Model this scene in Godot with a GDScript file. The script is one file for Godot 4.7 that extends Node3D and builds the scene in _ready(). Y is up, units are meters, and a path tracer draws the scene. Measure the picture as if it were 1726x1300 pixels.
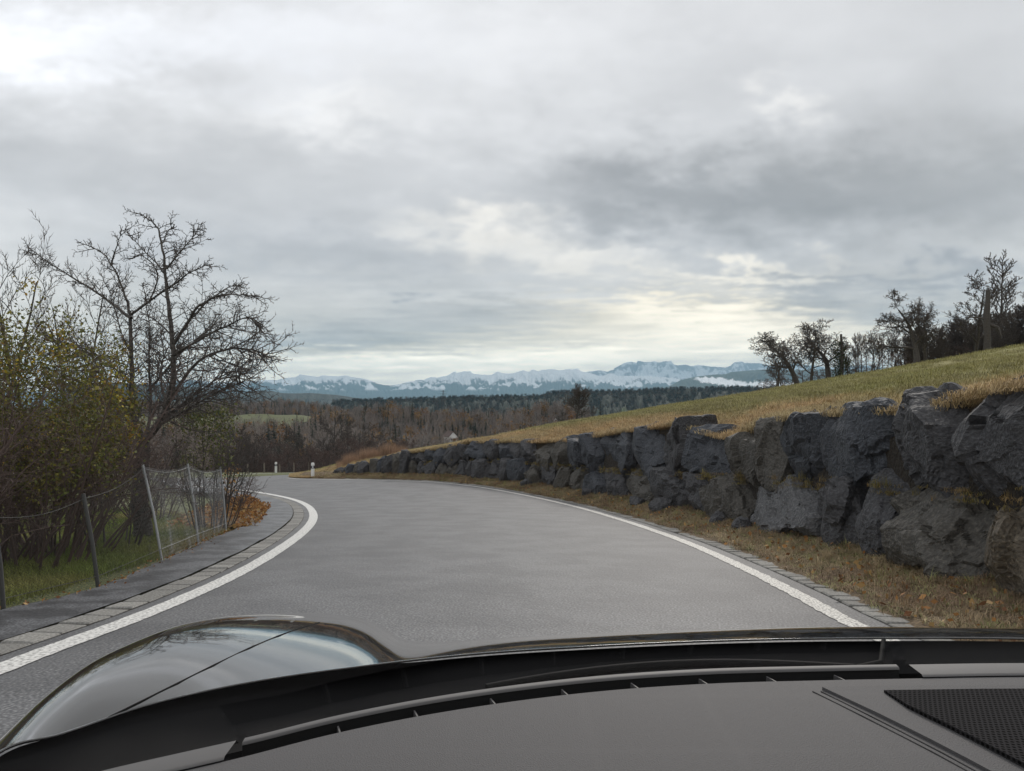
extends Node3D
# A country road bending left below a boulder wall, seen over the dashboard of a car, with snowy mountains far behind.
# x right, y up, -z ahead. "d" is the distance ahead of the camera (d = -z).

const FOC := 1300.0
const EYE := Vector3(0, 1.32, 0)
const TILT := 0.0076922
const WOOD_D := 72.0

var nz := FastNoiseLite.new()
var nf := FastNoiseLite.new()
var ncell := FastNoiseLite.new()
var rg := RandomNumberGenerator.new()
var taken := {}
var M := {}
var line_l := PackedVector2Array()
var line_r := PackedVector2Array()
var wall_path := PackedVector2Array()


# ------------------------------------------------------------------ mesh collector
class MB:
	var v := PackedVector3Array()
	var n := PackedVector3Array()
	var c := PackedColorArray()
	var i := PackedInt32Array()
	var flat := false
	var colored := false

	func vert(p: Vector3, nn: Vector3, col := Color.WHITE) -> int:
		v.append(p)
		n.append(nn)
		if colored:
			c.append(col)
		return v.size() - 1

	# corners counter-clockwise seen from outside
	func tri(a: int, b: int, d: int) -> void:
		i.append(a)
		i.append(d)
		i.append(b)

	func quad(a: Vector3, b: Vector3, cc: Vector3, d: Vector3, col := Color.WHITE) -> void:
		var nn := (b - a).cross(d - a).normalized()
		var k := v.size()
		vert(a, nn, col)
		vert(b, nn, col)
		vert(cc, nn, col)
		vert(d, nn, col)
		tri(k, k + 1, k + 2)
		tri(k, k + 2, k + 3)

	func box(t: Transform3D, s: Vector3, col := Color.WHITE) -> void:
		var h := s * 0.5
		var p: Array[Vector3] = []
		for k in 8:
			p.append(t * Vector3(h.x if k & 1 else -h.x, h.y if k & 2 else -h.y, h.z if k & 4 else -h.z))
		quad(p[4], p[5], p[7], p[6], col)
		quad(p[1], p[0], p[2], p[3], col)
		quad(p[5], p[1], p[3], p[7], col)
		quad(p[0], p[4], p[6], p[2], col)
		quad(p[6], p[7], p[3], p[2], col)
		quad(p[0], p[1], p[5], p[4], col)

	func tube(pts: PackedVector3Array, rad: PackedFloat32Array, sides: int, col := Color.WHITE) -> void:
		var m := pts.size()
		if m < 2:
			return
		var base := v.size()
		var t := (pts[1] - pts[0]).normalized()
		var u := t.cross(Vector3.UP if absf(t.y) < 0.9 else Vector3.RIGHT).normalized()
		for k in m:
			if k > 0:
				t = (pts[mini(k + 1, m - 1)] - pts[k - 1]).normalized()
				u = (u - t * u.dot(t)).normalized()
			var w := t.cross(u)
			for s in sides:
				var a := TAU * s / sides
				var o := u * cos(a) + w * sin(a)
				vert(pts[k] + o * rad[k], o, col)
		for k in m - 1:
			for s in sides:
				var s2 := (s + 1) % sides
				var a0 := base + k * sides + s
				var a1 := base + k * sides + s2
				var b0 := a0 + sides
				var b1 := a1 + sides
				tri(a0, a1, b1)
				tri(a0, b1, b0)
		var last := base + (m - 1) * sides
		for s in range(1, sides - 1):
			tri(last, last + s, last + s + 1)

	# rows x cols sheet of points already stored row by row from first; smooth normals
	func grid(pts: PackedVector3Array, cols: int, cols_col := PackedColorArray(), flip := false) -> void:
		var rows := pts.size() / cols
		var base := v.size()
		for r in rows:
			for k in cols:
				var p := pts[r * cols + k]
				var a := pts[r * cols + mini(k + 1, cols - 1)] - pts[r * cols + maxi(k - 1, 0)]
				var b := pts[mini(r + 1, rows - 1) * cols + k] - pts[maxi(r - 1, 0) * cols + k]
				var nn := a.cross(b).normalized()
				if flip:
					nn = -nn
				vert(p, nn, cols_col[r * cols + k] if colored else Color.WHITE)
		for r in rows - 1:
			for k in cols - 1:
				var q := base + r * cols + k
				if flip:
					tri(q, q + cols + 1, q + 1)
					tri(q, q + cols, q + cols + 1)
				else:
					tri(q, q + 1, q + cols + 1)
					tri(q, q + cols + 1, q + cols)

	func mesh() -> ArrayMesh:
		var m := ArrayMesh.new()
		if v.is_empty():
			return m
		var a := []
		a.resize(Mesh.ARRAY_MAX)
		a[Mesh.ARRAY_VERTEX] = v
		if not flat:
			a[Mesh.ARRAY_NORMAL] = n
		if colored:
			a[Mesh.ARRAY_COLOR] = c
		a[Mesh.ARRAY_INDEX] = i
		m.add_surface_from_arrays(Mesh.PRIMITIVE_TRIANGLES, a)
		return m


# ------------------------------------------------------------------ nodes
func numbered(called: String) -> String:
	var k: int = taken.get(called, 0)
	taken[called] = k + 1
	return called if k == 0 else "%s_%03d" % [called, k]


func tag(o: Node, label: String, category := "", group := "", kind := "") -> Node:
	if label:
		o.set_meta("label", label)
	if category:
		o.set_meta("category", category)
	if group:
		o.set_meta("group", group)
	if kind:
		o.set_meta("kind", kind)
	return o


func thing(called: String, label: String, category: String, at := Vector3.ZERO, group := "") -> Node3D:
	var o := Node3D.new()
	o.name = numbered(called)
	add_child(o)
	o.position = at
	tag(o, label, category, group)
	return o


func part(parent: Node3D, called: String, mesh: Mesh, mat: Material, t := Transform3D()) -> MeshInstance3D:
	var o := MeshInstance3D.new()
	o.name = called
	o.mesh = mesh
	o.material_override = mat
	parent.add_child(o, true)
	o.transform = t
	return o


func struct(called: String, mesh: Mesh, mat: Material, label: String) -> MeshInstance3D:
	var o := part(self, numbered(called), mesh, mat)
	tag(o, label, "", "", "structure")
	return o


func copies(parent: Node3D, called: String, mesh: Mesh, mat: Material, at: Array, tints: PackedColorArray) -> MultiMeshInstance3D:
	var mm := MultiMesh.new()
	mm.transform_format = MultiMesh.TRANSFORM_3D
	mm.use_colors = true
	mm.mesh = mesh
	mm.instance_count = at.size()
	for k in at.size():
		mm.set_instance_transform(k, at[k])
		mm.set_instance_color(k, tints[k])
	var o := MultiMeshInstance3D.new()
	o.name = called
	o.multimesh = mm
	o.material_override = mat
	parent.add_child(o, true)
	return o


# ------------------------------------------------------------------ materials
func lin(r: float, g: float, b: float) -> Color:
	return Color(r, g, b).linear_to_srgb()


func flatmat(r: float, g: float, b: float, rough := 0.8, metal := 0.0) -> StandardMaterial3D:
	var m := StandardMaterial3D.new()
	m.albedo_color = lin(r, g, b)
	m.roughness = rough
	m.metallic = metal
	return m


func tintmat(rough := 0.85, back := 0.0) -> StandardMaterial3D:
	var m := StandardMaterial3D.new()
	m.vertex_color_use_as_albedo = true
	m.roughness = rough
	m.metallic_specular = 0.3
	if back > 0.0:
		m.backlight_enabled = true
		m.backlight = lin(back, back, back)
	return m


func noisetex(freq: float, oct: int, stops: Array, sd := 1, size := 512, kind := FastNoiseLite.TYPE_SIMPLEX_SMOOTH, ridged := false) -> NoiseTexture2D:
	var n := FastNoiseLite.new()
	n.noise_type = kind
	n.seed = sd
	n.frequency = freq
	n.fractal_octaves = oct
	n.fractal_gain = 0.55
	if ridged:
		n.fractal_type = FastNoiseLite.FRACTAL_RIDGED
	var t := NoiseTexture2D.new()
	t.width = size
	t.height = size
	t.seamless = true
	t.seamless_blend_skirt = 0.15
	t.noise = n
	if stops.size():
		var g := Gradient.new()
		var offs := PackedFloat32Array()
		var cols := PackedColorArray()
		for s in stops:
			offs.append(s[0])
			cols.append(lin(s[1], s[2], s[3]))
		g.offsets = offs
		g.colors = cols
		t.color_ramp = g
	return t


func texmat(tex: Texture2D, scale: float, rough := 0.85, bump: Texture2D = null, bump_cm := 0.0, world := true) -> StandardMaterial3D:
	var m := StandardMaterial3D.new()
	m.albedo_texture = tex
	m.uv1_triplanar = true
	m.uv1_world_triplanar = world
	m.uv1_scale = Vector3(scale, scale, scale)
	m.roughness = rough
	if bump:
		m.heightmap_enabled = true
		m.heightmap_texture = bump
		m.heightmap_scale = bump_cm
	return m


# ------------------------------------------------------------------ places
func ray(px: float, py: float) -> Vector3:
	var r := Vector3((px - 863.0) / FOC, (650.0 - py) / FOC, -1.0).rotated(Vector3.RIGHT, TILT)
	return r / -r.z


func spot(px: float, py: float, d: float) -> Vector3:
	return EYE + ray(px, py) * d


func drop_along(d: float) -> float:
	if d < 18.0:
		return 0.092 * d
	if d < 30.0:
		var u := d - 18.0
		return 1.656 + 0.092 * u - 0.001667 * u * u
	if d < 46.0:
		return 2.52 + 0.052 * (d - 30.0)
	if d < 60.0:
		var w := d - 46.0
		return 3.352 + 0.052 * w + 0.001536 * w * w
	return 4.381 + 0.095 * (d - 60.0)


func road_y(x: float, d: float) -> float:
	return -drop_along(d) - 0.045 * clampf(-x - 3.5, 0.0, 14.0) * smoothstep(18.0, 34.0, d)


func hill_y(x: float, d: float) -> float:
	var r := sqrt(x * x + d * d)
	var e := maxf(0.0, r - 76.0)
	return 1.0 + 0.168 * x - 0.05 * d + 0.10 * nz.get_noise_2d(x * 6.0, d * 6.0) + 0.35 * nz.get_noise_2d(x * 1.2 + 50.0, d * 1.2) * smoothstep(6.0, 30.0, r) - 0.006 * e * e


# where the line of sight of a pixel meets the road surface (raised by up)
func hit(px: float, py: float, up := 0.0) -> Vector2:
	var r := ray(px, py)
	var lo := 1.0
	var hi := 140.0
	for k in 40:
		var m := (lo + hi) * 0.5
		if EYE.y + r.y * m > road_y(r.x * m, m) + up:
			lo = m
		else:
			hi = m
	return Vector2(r.x * lo, lo)


func smooth2(p: PackedVector2Array, times := 2) -> PackedVector2Array:
	for t in times:
		var q := PackedVector2Array([p[0]])
		for k in p.size() - 1:
			q.append(p[k].lerp(p[k + 1], 0.25))
			q.append(p[k].lerp(p[k + 1], 0.75))
		q.append(p[p.size() - 1])
		p = q
	return p


func length2(p: PackedVector2Array) -> float:
	var s := 0.0
	for k in p.size() - 1:
		s += p[k].distance_to(p[k + 1])
	return s


func resample(p: PackedVector2Array, count: int) -> PackedVector2Array:
	var q := PackedVector2Array()
	var total := length2(p)
	var k := 0
	var done := 0.0
	for j in count:
		var want := total * j / (count - 1)
		while k < p.size() - 2 and done + p[k].distance_to(p[k + 1]) < want:
			done += p[k].distance_to(p[k + 1])
			k += 1
		var l := p[k].distance_to(p[k + 1])
		q.append(p[k].lerp(p[k + 1], clampf((want - done) / maxf(l, 1e-6), 0.0, 1.0)))
	return q


# positive: to the right of the direction of travel (x right, d ahead)
func offset2(p: PackedVector2Array, by: float) -> PackedVector2Array:
	var q := PackedVector2Array()
	for k in p.size():
		var t := (p[mini(k + 1, p.size() - 1)] - p[maxi(k - 1, 0)]).normalized()
		q.append(p[k] + Vector2(t.y, -t.x) * by)
	return q


func on_road(p: Vector2, up := 0.0) -> Vector3:
	return Vector3(p.x, road_y(p.x, p.y) + up, -p.y)


# a sheet between two lines of equal count lying on the road surface; a is the left one
func sheet(a: PackedVector2Array, b: PackedVector2Array, across: int, up_a: float, up_b: float, bumps := 0.0, worn := false) -> ArrayMesh:
	var pts := PackedVector3Array()
	var col := PackedColorArray()
	for k in a.size():
		for j in across + 1:
			var f := float(j) / across
			var p := a[k].lerp(b[k], f)
			var y := lerpf(up_a, up_b, f)
			if bumps > 0.0:
				y += bumps * nz.get_noise_2d(p.x * 40.0, p.y * 40.0) * sin(PI * clampf(f, 0.0, 1.0)) + bumps * 0.5 * nz.get_noise_2d(p.x * 120.0, p.y * 120.0)
			pts.append(on_road(p, y))
			if worn:
				# wheel tracks polished into the asphalt, uneven along the way
				var w := 0.0
				for c in [0.19, 0.42, 0.60, 0.82]:
					w += exp(-pow((f - c) / 0.055, 2.0))
				var g := 0.93 + 0.11 * w * (0.6 + 0.8 * nz.get_noise_2d(p.x * 8.0, p.y * 3.0)) + 0.08 * nz.get_noise_2d(p.x * 22.0, p.y * 9.0)
				col.append(Color(g, g, g))
	var mb := MB.new()
	mb.colored = worn
	mb.grid(pts, across + 1, col)
	return mb.mesh()


# ------------------------------------------------------------------ sky
# cloud masses in view: [px, py, half width, half height, brightness change, warmth]
const CLOUDS := [
	[40, 70, 300, 75, 0.30, -0.5], [520, 60, 260, 70, 0.06, -0.3], [930, 70, 260, 130, 0.16, 0.0], [560, 185, 120, 45, 0.16, 0.1],
	[300, 300, 420, 90, -0.16, -0.1], [1320, 330, 360, 75, -0.34, 0.0], [1640, 300, 260, 150, -0.14, 0.1], [1080, 330, 180, 60, -0.22, -0.2],
	[810, 385, 120, 38, 0.30, 0.5], [960, 430, 130, 26, 0.25, 0.4], [600, 450, 260, 40, -0.14, -0.1], [1270, 462, 200, 16, 0.32, 0.7],
	[1080, 520, 170, 17, 0.36, 0.9], [1190, 560, 260, 28, 0.40, 1.1], [900, 603, 440, 26, 0.40, 1.1], [620, 608, 260, 14, 0.30, 1.0],
	[545, 582, 190, 17, -0.50, -0.5], [700, 550, 200, 16, -0.20, -0.2], [672, 502, 38, 10, -0.30, -0.4], [880, 520, 190, 14, -0.26, -0.2],
	[1150, 519, 38, 7, -0.30, -0.3], [1350, 492, 80, 18, -0.34, -0.4], [1340, 512, 60, 12, -0.30, -0.4], [1560, 470, 190, 20, -0.34, -0.5], [1500, 528, 160, 20, -0.30, -0.4],
	[1000, 578, 140, 8, -0.16, -0.1], [1240, 515, 160, 30, 0.18, 0.7], [1240, 80, 120, 60, -0.06, 0.0], [1310, 170, 50, 30, 0.16, 0.2], [470, 410, 300, 26, -0.10, -0.2],
]


func sky_at(az: float, el: float, fine: bool) -> Color:
	var dir := Vector3(sin(az) * cos(el), sin(el), -cos(az) * cos(el))
	var q := Vector2(dir.x, -dir.z) / (dir.y + 0.10)
	var e := rad_to_deg(el)
	# overcast: light grey, palest towards the zenith and in a warm strip above the southern horizon
	var l := 0.72 + 0.10 * smoothstep(12.0, 75.0, e) + 0.10 * exp(-e * e / 60.0) + 1.15 * exp(-e * e / 8.0) * (0.62 + 0.38 * cos(az))
	var big := nf.get_noise_2d(q.x * 22.0, q.y * 22.0)
	var mid := nf.get_noise_2d(q.x * 70.0 + 300.0, q.y * 70.0)
	var k := 0.24 * big + 0.14 * mid
	var warm := 0.9 * exp(-e * e / 40.0) + 0.14 * big
	if fine:
		k += 0.09 * nf.get_noise_2d(q.x * 230.0, q.y * 230.0 + 900.0)
		var ca := cos(az)
		if ca > 0.55:
			var px := 863.0 + FOC * tan(az)
			var py := 660.0 - FOC * tan(el) / ca
			var wob := clampf((660.0 - py) / 200.0, 0.12, 1.0)
			var wx := px + 75.0 * nf.get_noise_2d(px * 0.55, py * 1.1 / wob) + 26.0 * nf.get_noise_2d(px * 1.8 + 70.0, py * 4.0 / wob)
			var wy := py + wob * (52.0 * nf.get_noise_2d(px * 0.6 + 500.0, py * 1.2 / wob) + 24.0 * nf.get_noise_2d(px * 1.9 + 900.0, py * 4.2 / wob))
			for c in CLOUDS:
				var ux: float = (wx - c[0]) / c[2]
				var uy: float = (wy - c[1]) / c[3]
				var s := ux * ux + uy * uy
				if s < 5.0:
					var g := exp(-s * 0.9)
					k += 1.3 * c[4] * g
					warm += c[5] * g * 0.8
			if e < 9.0:
				k += (0.24 * nf.get_noise_2d(px * 0.35, py * 8.0) + 0.14 * nf.get_noise_2d(px * 0.9 + 40.0, py * 22.0)) * smoothstep(9.0, 2.0, e)
	l *= exp(k)
	warm = clampf(warm, -0.6, 1.0)
	var cool := maxf(-warm, 0.0)
	warm = maxf(warm, 0.0)
	return Color(l * (1.0 + 0.145 * warm - 0.03 * cool), l * (1.0 + 0.03 * warm), l * (1.015 - 0.19 * warm + 0.07 * cool), 1.0)


func sky_image() -> ImageTexture:
	var w := 512
	var h := 256
	var im := Image.create_empty(w, h, false, Image.FORMAT_RGBF)
	for y in h:
		for x in w:
			var el := (0.5 - (y + 0.5) / h) * PI
			if el < 0.0:
				im.set_pixel(x, y, Color(0.10, 0.10, 0.09))
				continue
			var az := ((x + 0.5) / w) * TAU
			if az > PI:
				az -= TAU
			im.set_pixel(x, y, sky_at(az, el, cos(az) > 0.3 and el < 1.0))
	w = 3072
	h = 1536
	im.resize(w, h, Image.INTERPOLATE_CUBIC)
	var half := int(w * 47.0 / 360.0)
	var top := int(h * (0.5 - 35.0 / 180.0))
	for y in range(top, h / 2 + 2):
		var el := maxf(0.0005, (0.5 - (y + 0.5) / h) * PI)
		for k in range(-half, half):
			var az := (k + 0.5) / w * TAU
			im.set_pixel((k + w) % w, y, sky_at(az, el, true))
	return ImageTexture.create_from_image(im)


func set_view() -> void:
	var cam := Camera3D.new()
	cam.name = "camera"
	add_child(cam)
	cam.position = EYE
	cam.rotation.x = TILT
	cam.fov = 53.1301
	cam.near = 0.05
	cam.far = 120000.0
	cam.current = true
	var env := Environment.new()
	env.background_mode = Environment.BG_SKY
	var sky := Sky.new()
	var pano := PanoramaSkyMaterial.new()
	pano.panorama = sky_image()
	sky.sky_material = pano
	env.sky = sky
	env.tonemap_mode = Environment.TONE_MAPPER_LINEAR
	env.tonemap_exposure = 1.1
	env.fog_enabled = true
	env.fog_density = 0.000028
	env.fog_light_color = lin(0.44, 0.73, 0.95)
	env.sdfgi_enabled = true
	env.ssao_enabled = true
	env.ssil_enabled = true
	var we := WorldEnvironment.new()
	we.name = "environment"
	we.environment = env
	add_child(we)
	# the sun stands behind the cloud ahead and to the right
	var sun := DirectionalLight3D.new()
	sun.name = "sun"
	sun.light_color = Color(1.0, 0.97, 0.93)
	sun.light_energy = 0.5
	sun.light_angular_distance = 14.0
	sun.shadow_enabled = true
	add_child(sun)
	var az := deg_to_rad(14.0)
	var el := deg_to_rad(30.0)
	sun.look_at_from_position(Vector3(sin(az) * cos(el), sin(el), -cos(az) * cos(el)), Vector3.ZERO)


func set_materials() -> void:
	var grain := noisetex(0.09, 4, [], 5, 512)
	var rough := noisetex(0.02, 5, [], 8, 512)
	M.asphalt = texmat(noisetex(0.30, 2, [[0.2, 0.070, 0.072, 0.076], [0.45, 0.118, 0.121, 0.127], [0.62, 0.175, 0.178, 0.185], [0.8, 0.32, 0.32, 0.325]], 2, 1024), 0.13, 0.66, grain, 0.5)
	M.asphalt.metallic_specular = 0.45
	M.asphalt.vertex_color_use_as_albedo = true
	M.asphalt.detail_enabled = true
	M.asphalt.detail_blend_mode = BaseMaterial3D.BLEND_MODE_MUL
	M.asphalt.detail_albedo = noisetex(0.014, 6, [[0.3, 0.74, 0.74, 0.75], [0.5, 0.86, 0.86, 0.86], [0.65, 0.96, 0.96, 0.96]], 31, 1024)
	M.asphalt.detail_uv_layer = BaseMaterial3D.DETAIL_UV_2
	M.asphalt.uv2_triplanar = true
	M.asphalt.uv2_world_triplanar = true
	M.asphalt.uv2_scale = Vector3(0.06, 0.06, 0.06)
	M.path = texmat(noisetex(0.16, 4, [[0.25, 0.03, 0.032, 0.037], [0.45, 0.08, 0.084, 0.092], [0.7, 0.20, 0.205, 0.215]], 12, 1024), 0.22, 0.5, grain, 0.5)
	M.path.metallic_specular = 0.55
	M.path.detail_enabled = true
	M.path.detail_blend_mode = BaseMaterial3D.BLEND_MODE_MUL
	M.path.detail_albedo = noisetex(0.02, 6, [[0.3, 0.30, 0.30, 0.31], [0.46, 0.62, 0.62, 0.63], [0.6, 1.0, 1.0, 1.0]], 33, 512)
	M.path.detail_uv_layer = BaseMaterial3D.DETAIL_UV_2
	M.path.uv2_triplanar = true
	M.path.uv2_world_triplanar = true
	M.path.uv2_scale = Vector3(0.16, 0.16, 0.16)
	M.paint = texmat(noisetex(0.05, 5, [[0.24, 0.24, 0.24, 0.235], [0.40, 0.56, 0.555, 0.535], [0.7, 0.76, 0.755, 0.725]], 3, 512), 0.9, 0.6, grain, 0.2)
	M.paint_worn = texmat(noisetex(0.07, 5, [[0.30, 0.13, 0.13, 0.13], [0.42, 0.42, 0.41, 0.38], [0.7, 0.72, 0.71, 0.67]], 4, 512), 0.8, 0.6, grain, 0.3)
	for k in 3:
		var t: float = [0.85, 1.0, 1.15][k]
		M["paver%d" % k] = texmat(noisetex(0.08, 4, [[0.2, 0.14 * t, 0.136 * t, 0.125 * t], [0.8, 0.30 * t, 0.295 * t, 0.275 * t]], 40 + k, 256), 1.6, 0.8, grain, 0.3)
	var rock_bump := noisetex(0.016, 6, [], 19, 1024, FastNoiseLite.TYPE_SIMPLEX_SMOOTH, true)
	var veins := [[0.10, 0.048, 0.053, 0.063], [0.11, 0.053, 0.053, 0.057], [0.115, 0.068, 0.063, 0.055], [0.12, 0.105, 0.106, 0.11], [0.105, 0.092, 0.075, 0.054]]
	for k in veins.size():
		var c: Array = veins[k]
		M["rock%d" % k] = texmat(noisetex(0.045, 6, [[0.2, c[1] * 0.6, c[2] * 0.6, c[3] * 0.6], [0.5, c[1], c[2], c[3]], [0.70, c[1] * 1.4, c[2] * 1.4, c[3] * 1.4], [0.78, c[1] * 2.4, c[2] * 2.4, c[3] * 2.3]], 60 + k, 1024), 0.45, 0.72, rock_bump, 3.5)
		M["rock%d" % k].metallic_specular = 0.45
	M.shaded_soil = texmat(noisetex(0.05, 5, [[0.25, 0.014, 0.011, 0.009], [0.75, 0.045, 0.036, 0.025]], 14, 512), 0.9, 0.95, rough, 3.0)  # earth coloured darker so the gaps between boulders read as shadow
	M.litter = texmat(noisetex(0.06, 5, [[0.25, 0.05, 0.034, 0.02], [0.5, 0.14, 0.10, 0.055], [0.75, 0.26, 0.18, 0.095]], 15, 512), 0.8, 0.95, rough, 3.0)
	M.turf = texmat(noisetex(0.05, 5, [[0.25, 0.04, 0.05, 0.018], [0.5, 0.085, 0.105, 0.035], [0.75, 0.16, 0.15, 0.06]], 16, 512), 0.6, 0.95, rough, 3.0)
	M.hillside = tintmat(0.95)
	M.blade = tintmat(0.75, 0.35)
	M.leaf = tintmat(0.6, 0.4)
	M.bark = texmat(noisetex(0.04, 5, [[0.25, 0.028, 0.024, 0.021], [0.5, 0.07, 0.062, 0.055], [0.75, 0.14, 0.13, 0.12]], 17, 256), 1.4, 0.9, rough, 2.0)
	M.twig = flatmat(0.075, 0.064, 0.057, 0.85)
	M.twig_brown = flatmat(0.105, 0.072, 0.062, 0.85)
	M.far = tintmat(0.95)
	M.steel = flatmat(0.38, 0.39, 0.40, 0.55, 0.2)
	M.old_steel = flatmat(0.075, 0.075, 0.072, 0.7, 0.1)
	M.white = flatmat(0.72, 0.72, 0.70, 0.5)
	M.black = flatmat(0.018, 0.018, 0.019, 0.5)
	M.reflector = flatmat(0.55, 0.57, 0.60, 0.15)
	M.post_wood = texmat(noisetex(0.05, 4, [[0.25, 0.10, 0.085, 0.07], [0.75, 0.26, 0.23, 0.19]], 18, 256), 2.0, 0.9)
	# car
	M.lacquer = flatmat(0.012, 0.0115, 0.010, 0.08)
	M.lacquer.clearcoat_enabled = true
	M.lacquer.clearcoat = 1.0
	M.lacquer.clearcoat_roughness = 0.01
	M.lacquer.metallic_specular = 0.5
	M.plastic = flatmat(0.006, 0.006, 0.0065, 0.7)
	M.plastic.metallic_specular = 0.25
	M.rubber = flatmat(0.008, 0.008, 0.008, 0.8)
	M.rubber.metallic_specular = 0.2
	var skin := noisetex(0.16, 3, [], 21, 512, FastNoiseLite.TYPE_CELLULAR)
	M.dash = flatmat(0.100, 0.097, 0.099, 0.72)
	M.dash.metallic_specular = 0.35
	M.dash.uv1_triplanar = true
	M.dash.uv1_world_triplanar = true
	M.dash.uv1_scale = Vector3(7, 7, 7)
	M.dash.heightmap_enabled = true
	M.dash.heightmap_texture = skin
	M.dash.heightmap_scale = 0.06
	M.lip = flatmat(0.105, 0.102, 0.102, 0.65)
	M.slot = flatmat(0.008, 0.008, 0.008, 0.9)
	M.seam = flatmat(0.05, 0.048, 0.048, 0.8)
	var holes := Image.create_empty(128, 128, false, Image.FORMAT_RGB8)
	holes.fill(lin(0.036, 0.035, 0.036))
	for r in 8:
		for k in 8:
			var c := Vector2(k * 16 + (8 if r % 2 else 0), r * 16 + 8)
			for y in range(-5, 6):
				for x in range(-5, 6):
					if x * x + y * y < 26:
						holes.set_pixel((int(c.x) + x + 128) % 128, (int(c.y) + y + 128) % 128, lin(0.006, 0.006, 0.006))
	M.grille = texmat(ImageTexture.create_from_image(holes), 22.0, 0.95)
	M.grille.metallic_specular = 0.12
	M.headliner = flatmat(0.10, 0.10, 0.10, 0.95)
	M.glass = StandardMaterial3D.new()
	M.glass.transparency = BaseMaterial3D.TRANSPARENCY_ALPHA
	M.glass.albedo_color = Color(1, 1, 1, 0.0)
	M.glass.roughness = 0.0
	M.glass.metallic_specular = 0.35


# ------------------------------------------------------------------ road and verges
func pxline(list: Array, up := 0.0) -> PackedVector2Array:
	var p := PackedVector2Array()
	for a in list:
		p.append(hit(a[0], a[1], up))
	return p


func lay_road() -> void:
	line_l = PackedVector2Array([Vector2(-3.35, -5.0), Vector2(-3.28, 1.0)])
	line_l.append_array(pxline([[0, 1128], [100, 1090], [200, 1054], [300, 1014], [400, 969], [470, 928], [510, 899], [527, 880], [529, 866], [520, 853], [500, 843.5], [470, 836], [430, 829], [395, 825], [350, 821], [300, 818]]))
	line_l = resample(smooth2(line_l), 240)
	line_r = PackedVector2Array([Vector2(2.80, -5.0), Vector2(2.78, 1.0)])
	line_r.append_array(pxline([[1440, 1056], [1350, 1005], [1250, 955], [1150, 911], [1050, 877], [980, 856], [900, 837.5], [820, 822.5], [760, 815.5], [700, 811.5], [640, 809.5], [560, 808.3], [505, 807.5], [484, 806.0]]))
	line_r = resample(smooth2(line_r), 240)
	var a := offset2(line_l, -0.35)
	var b := offset2(line_r, 0.30)
	var road := struct("road", sheet(a, b, 48, 0.0, 0.0, 0.0, true), M.asphalt, "grey damp asphalt road bending left")
	# the stretch beyond the bend, which turns away behind the grassy tip
	var n := 60
	var far_a := PackedVector2Array()
	var far_b := PackedVector2Array()
	var p0 := a[a.size() - 1]
	var p1 := b[b.size() - 1]
	var q0 := hit(250, 806)
	var q1 := hit(640, 793)
	for k in n:
		var f := float(k) / (n - 1)
		far_a.append(p0.lerp(p1, minf(1.0, f * 1.3)) if f < 0.77 else p1.lerp(hit(600, 799), (f - 0.77) / 0.23))
		far_b.append(q0.lerp(q1, f))
	part(road, "lower_stretch", sheet(far_a, far_b, 10, 0.0, 0.0), M.asphalt)
	# painted edge lines, 4 mm above the asphalt
	part(road, "edge_line", wavy_line(line_l, -0.10, 0.10, 0.0, 0.006, 0.010), M.paint)
	part(road, "edge_line", wavy_line(line_r, -0.085, 0.085, 0.0, 0.006, 0.022), M.paint_worn)
	var far_line := resample(pxline([[330, 803.5], [400, 800.4], [440, 798.8], [480, 797.6], [530, 796.5], [600, 795]]), 40)
	part(road, "edge_line", wavy_line(far_line, -0.12, 0.12, 0.0, 0.006, 0.02), M.paint)
	# sidewalk on the left up to the fence
	var outer := PackedVector2Array([Vector2(-4.75, -5.0), Vector2(-4.65, 1.0)])
	outer.append_array(pxline([[-120, 1072], [0, 1036], [80, 1018], [165, 996], [275, 950], [335, 921], [385, 899], [420, 887], [440, 877], [447, 866], [440, 856], [418, 846], [392, 838], [350, 831.5], [300, 826]]))
	outer = resample(smooth2(outer), 240)
	var inner := offset2(line_l, -0.50)
	var pts := PackedVector3Array()
	for k in 240:
		for j in 7:
			var f := j / 6.0
			var p := outer[k].lerp(inner[k], f)
			var ragged := 0.05 * nz.get_noise_2d(p.x * 90.0, p.y * 90.0) if j == 0 else 0.0
			p.x += ragged
			pts.append(on_road(p, 0.035 + 0.012 * nz.get_noise_2d(p.x * 30.0, p.y * 30.0) - (0.01 if j == 6 else 0.0)))
	var mb := MB.new()
	mb.grid(pts, 7)
	struct("sidewalk", mb.mesh(), M.path, "narrow dark asphalt sidewalk beside the fence")
	# rows of concrete pavers along both edges
	pavers(line_l, -0.36, 0.26, 0.33, 0.0, 34.0, "row of concrete pavers between road and sidewalk", true)
	pavers(line_r, 0.40, 0.26, 0.25, 0.0, 42.0, "row of small concrete pavers along the grassy verge", false)
	# verge on the right, up to the foot of the wall
	var va := offset2(line_r, 0.27)
	var vb := offset2(line_r, 2.1)
	for k in 240:
		if k > 205:
			vb[k] = va[k].lerp(vb[k], lerpf(1.0, 0.45, (k - 205) / 34.0))
	struct("verge", sheet(va, vb, 10, -0.02, 0.30, 0.06), M.litter, "strip of dead grass at the foot of the wall")
	wall_path = offset2(line_r, 1.62)
	# pebble lying on the joint
	var st := thing("pebble", "small pale pebble lying on the paver row", "pebble", on_road(hit(1412, 1015), 0.03))
	part(st, "stone", stone_mesh(Vector3(0.05, 0.03, 0.045), 5, 4, 0.1), M.paver2)


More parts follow.
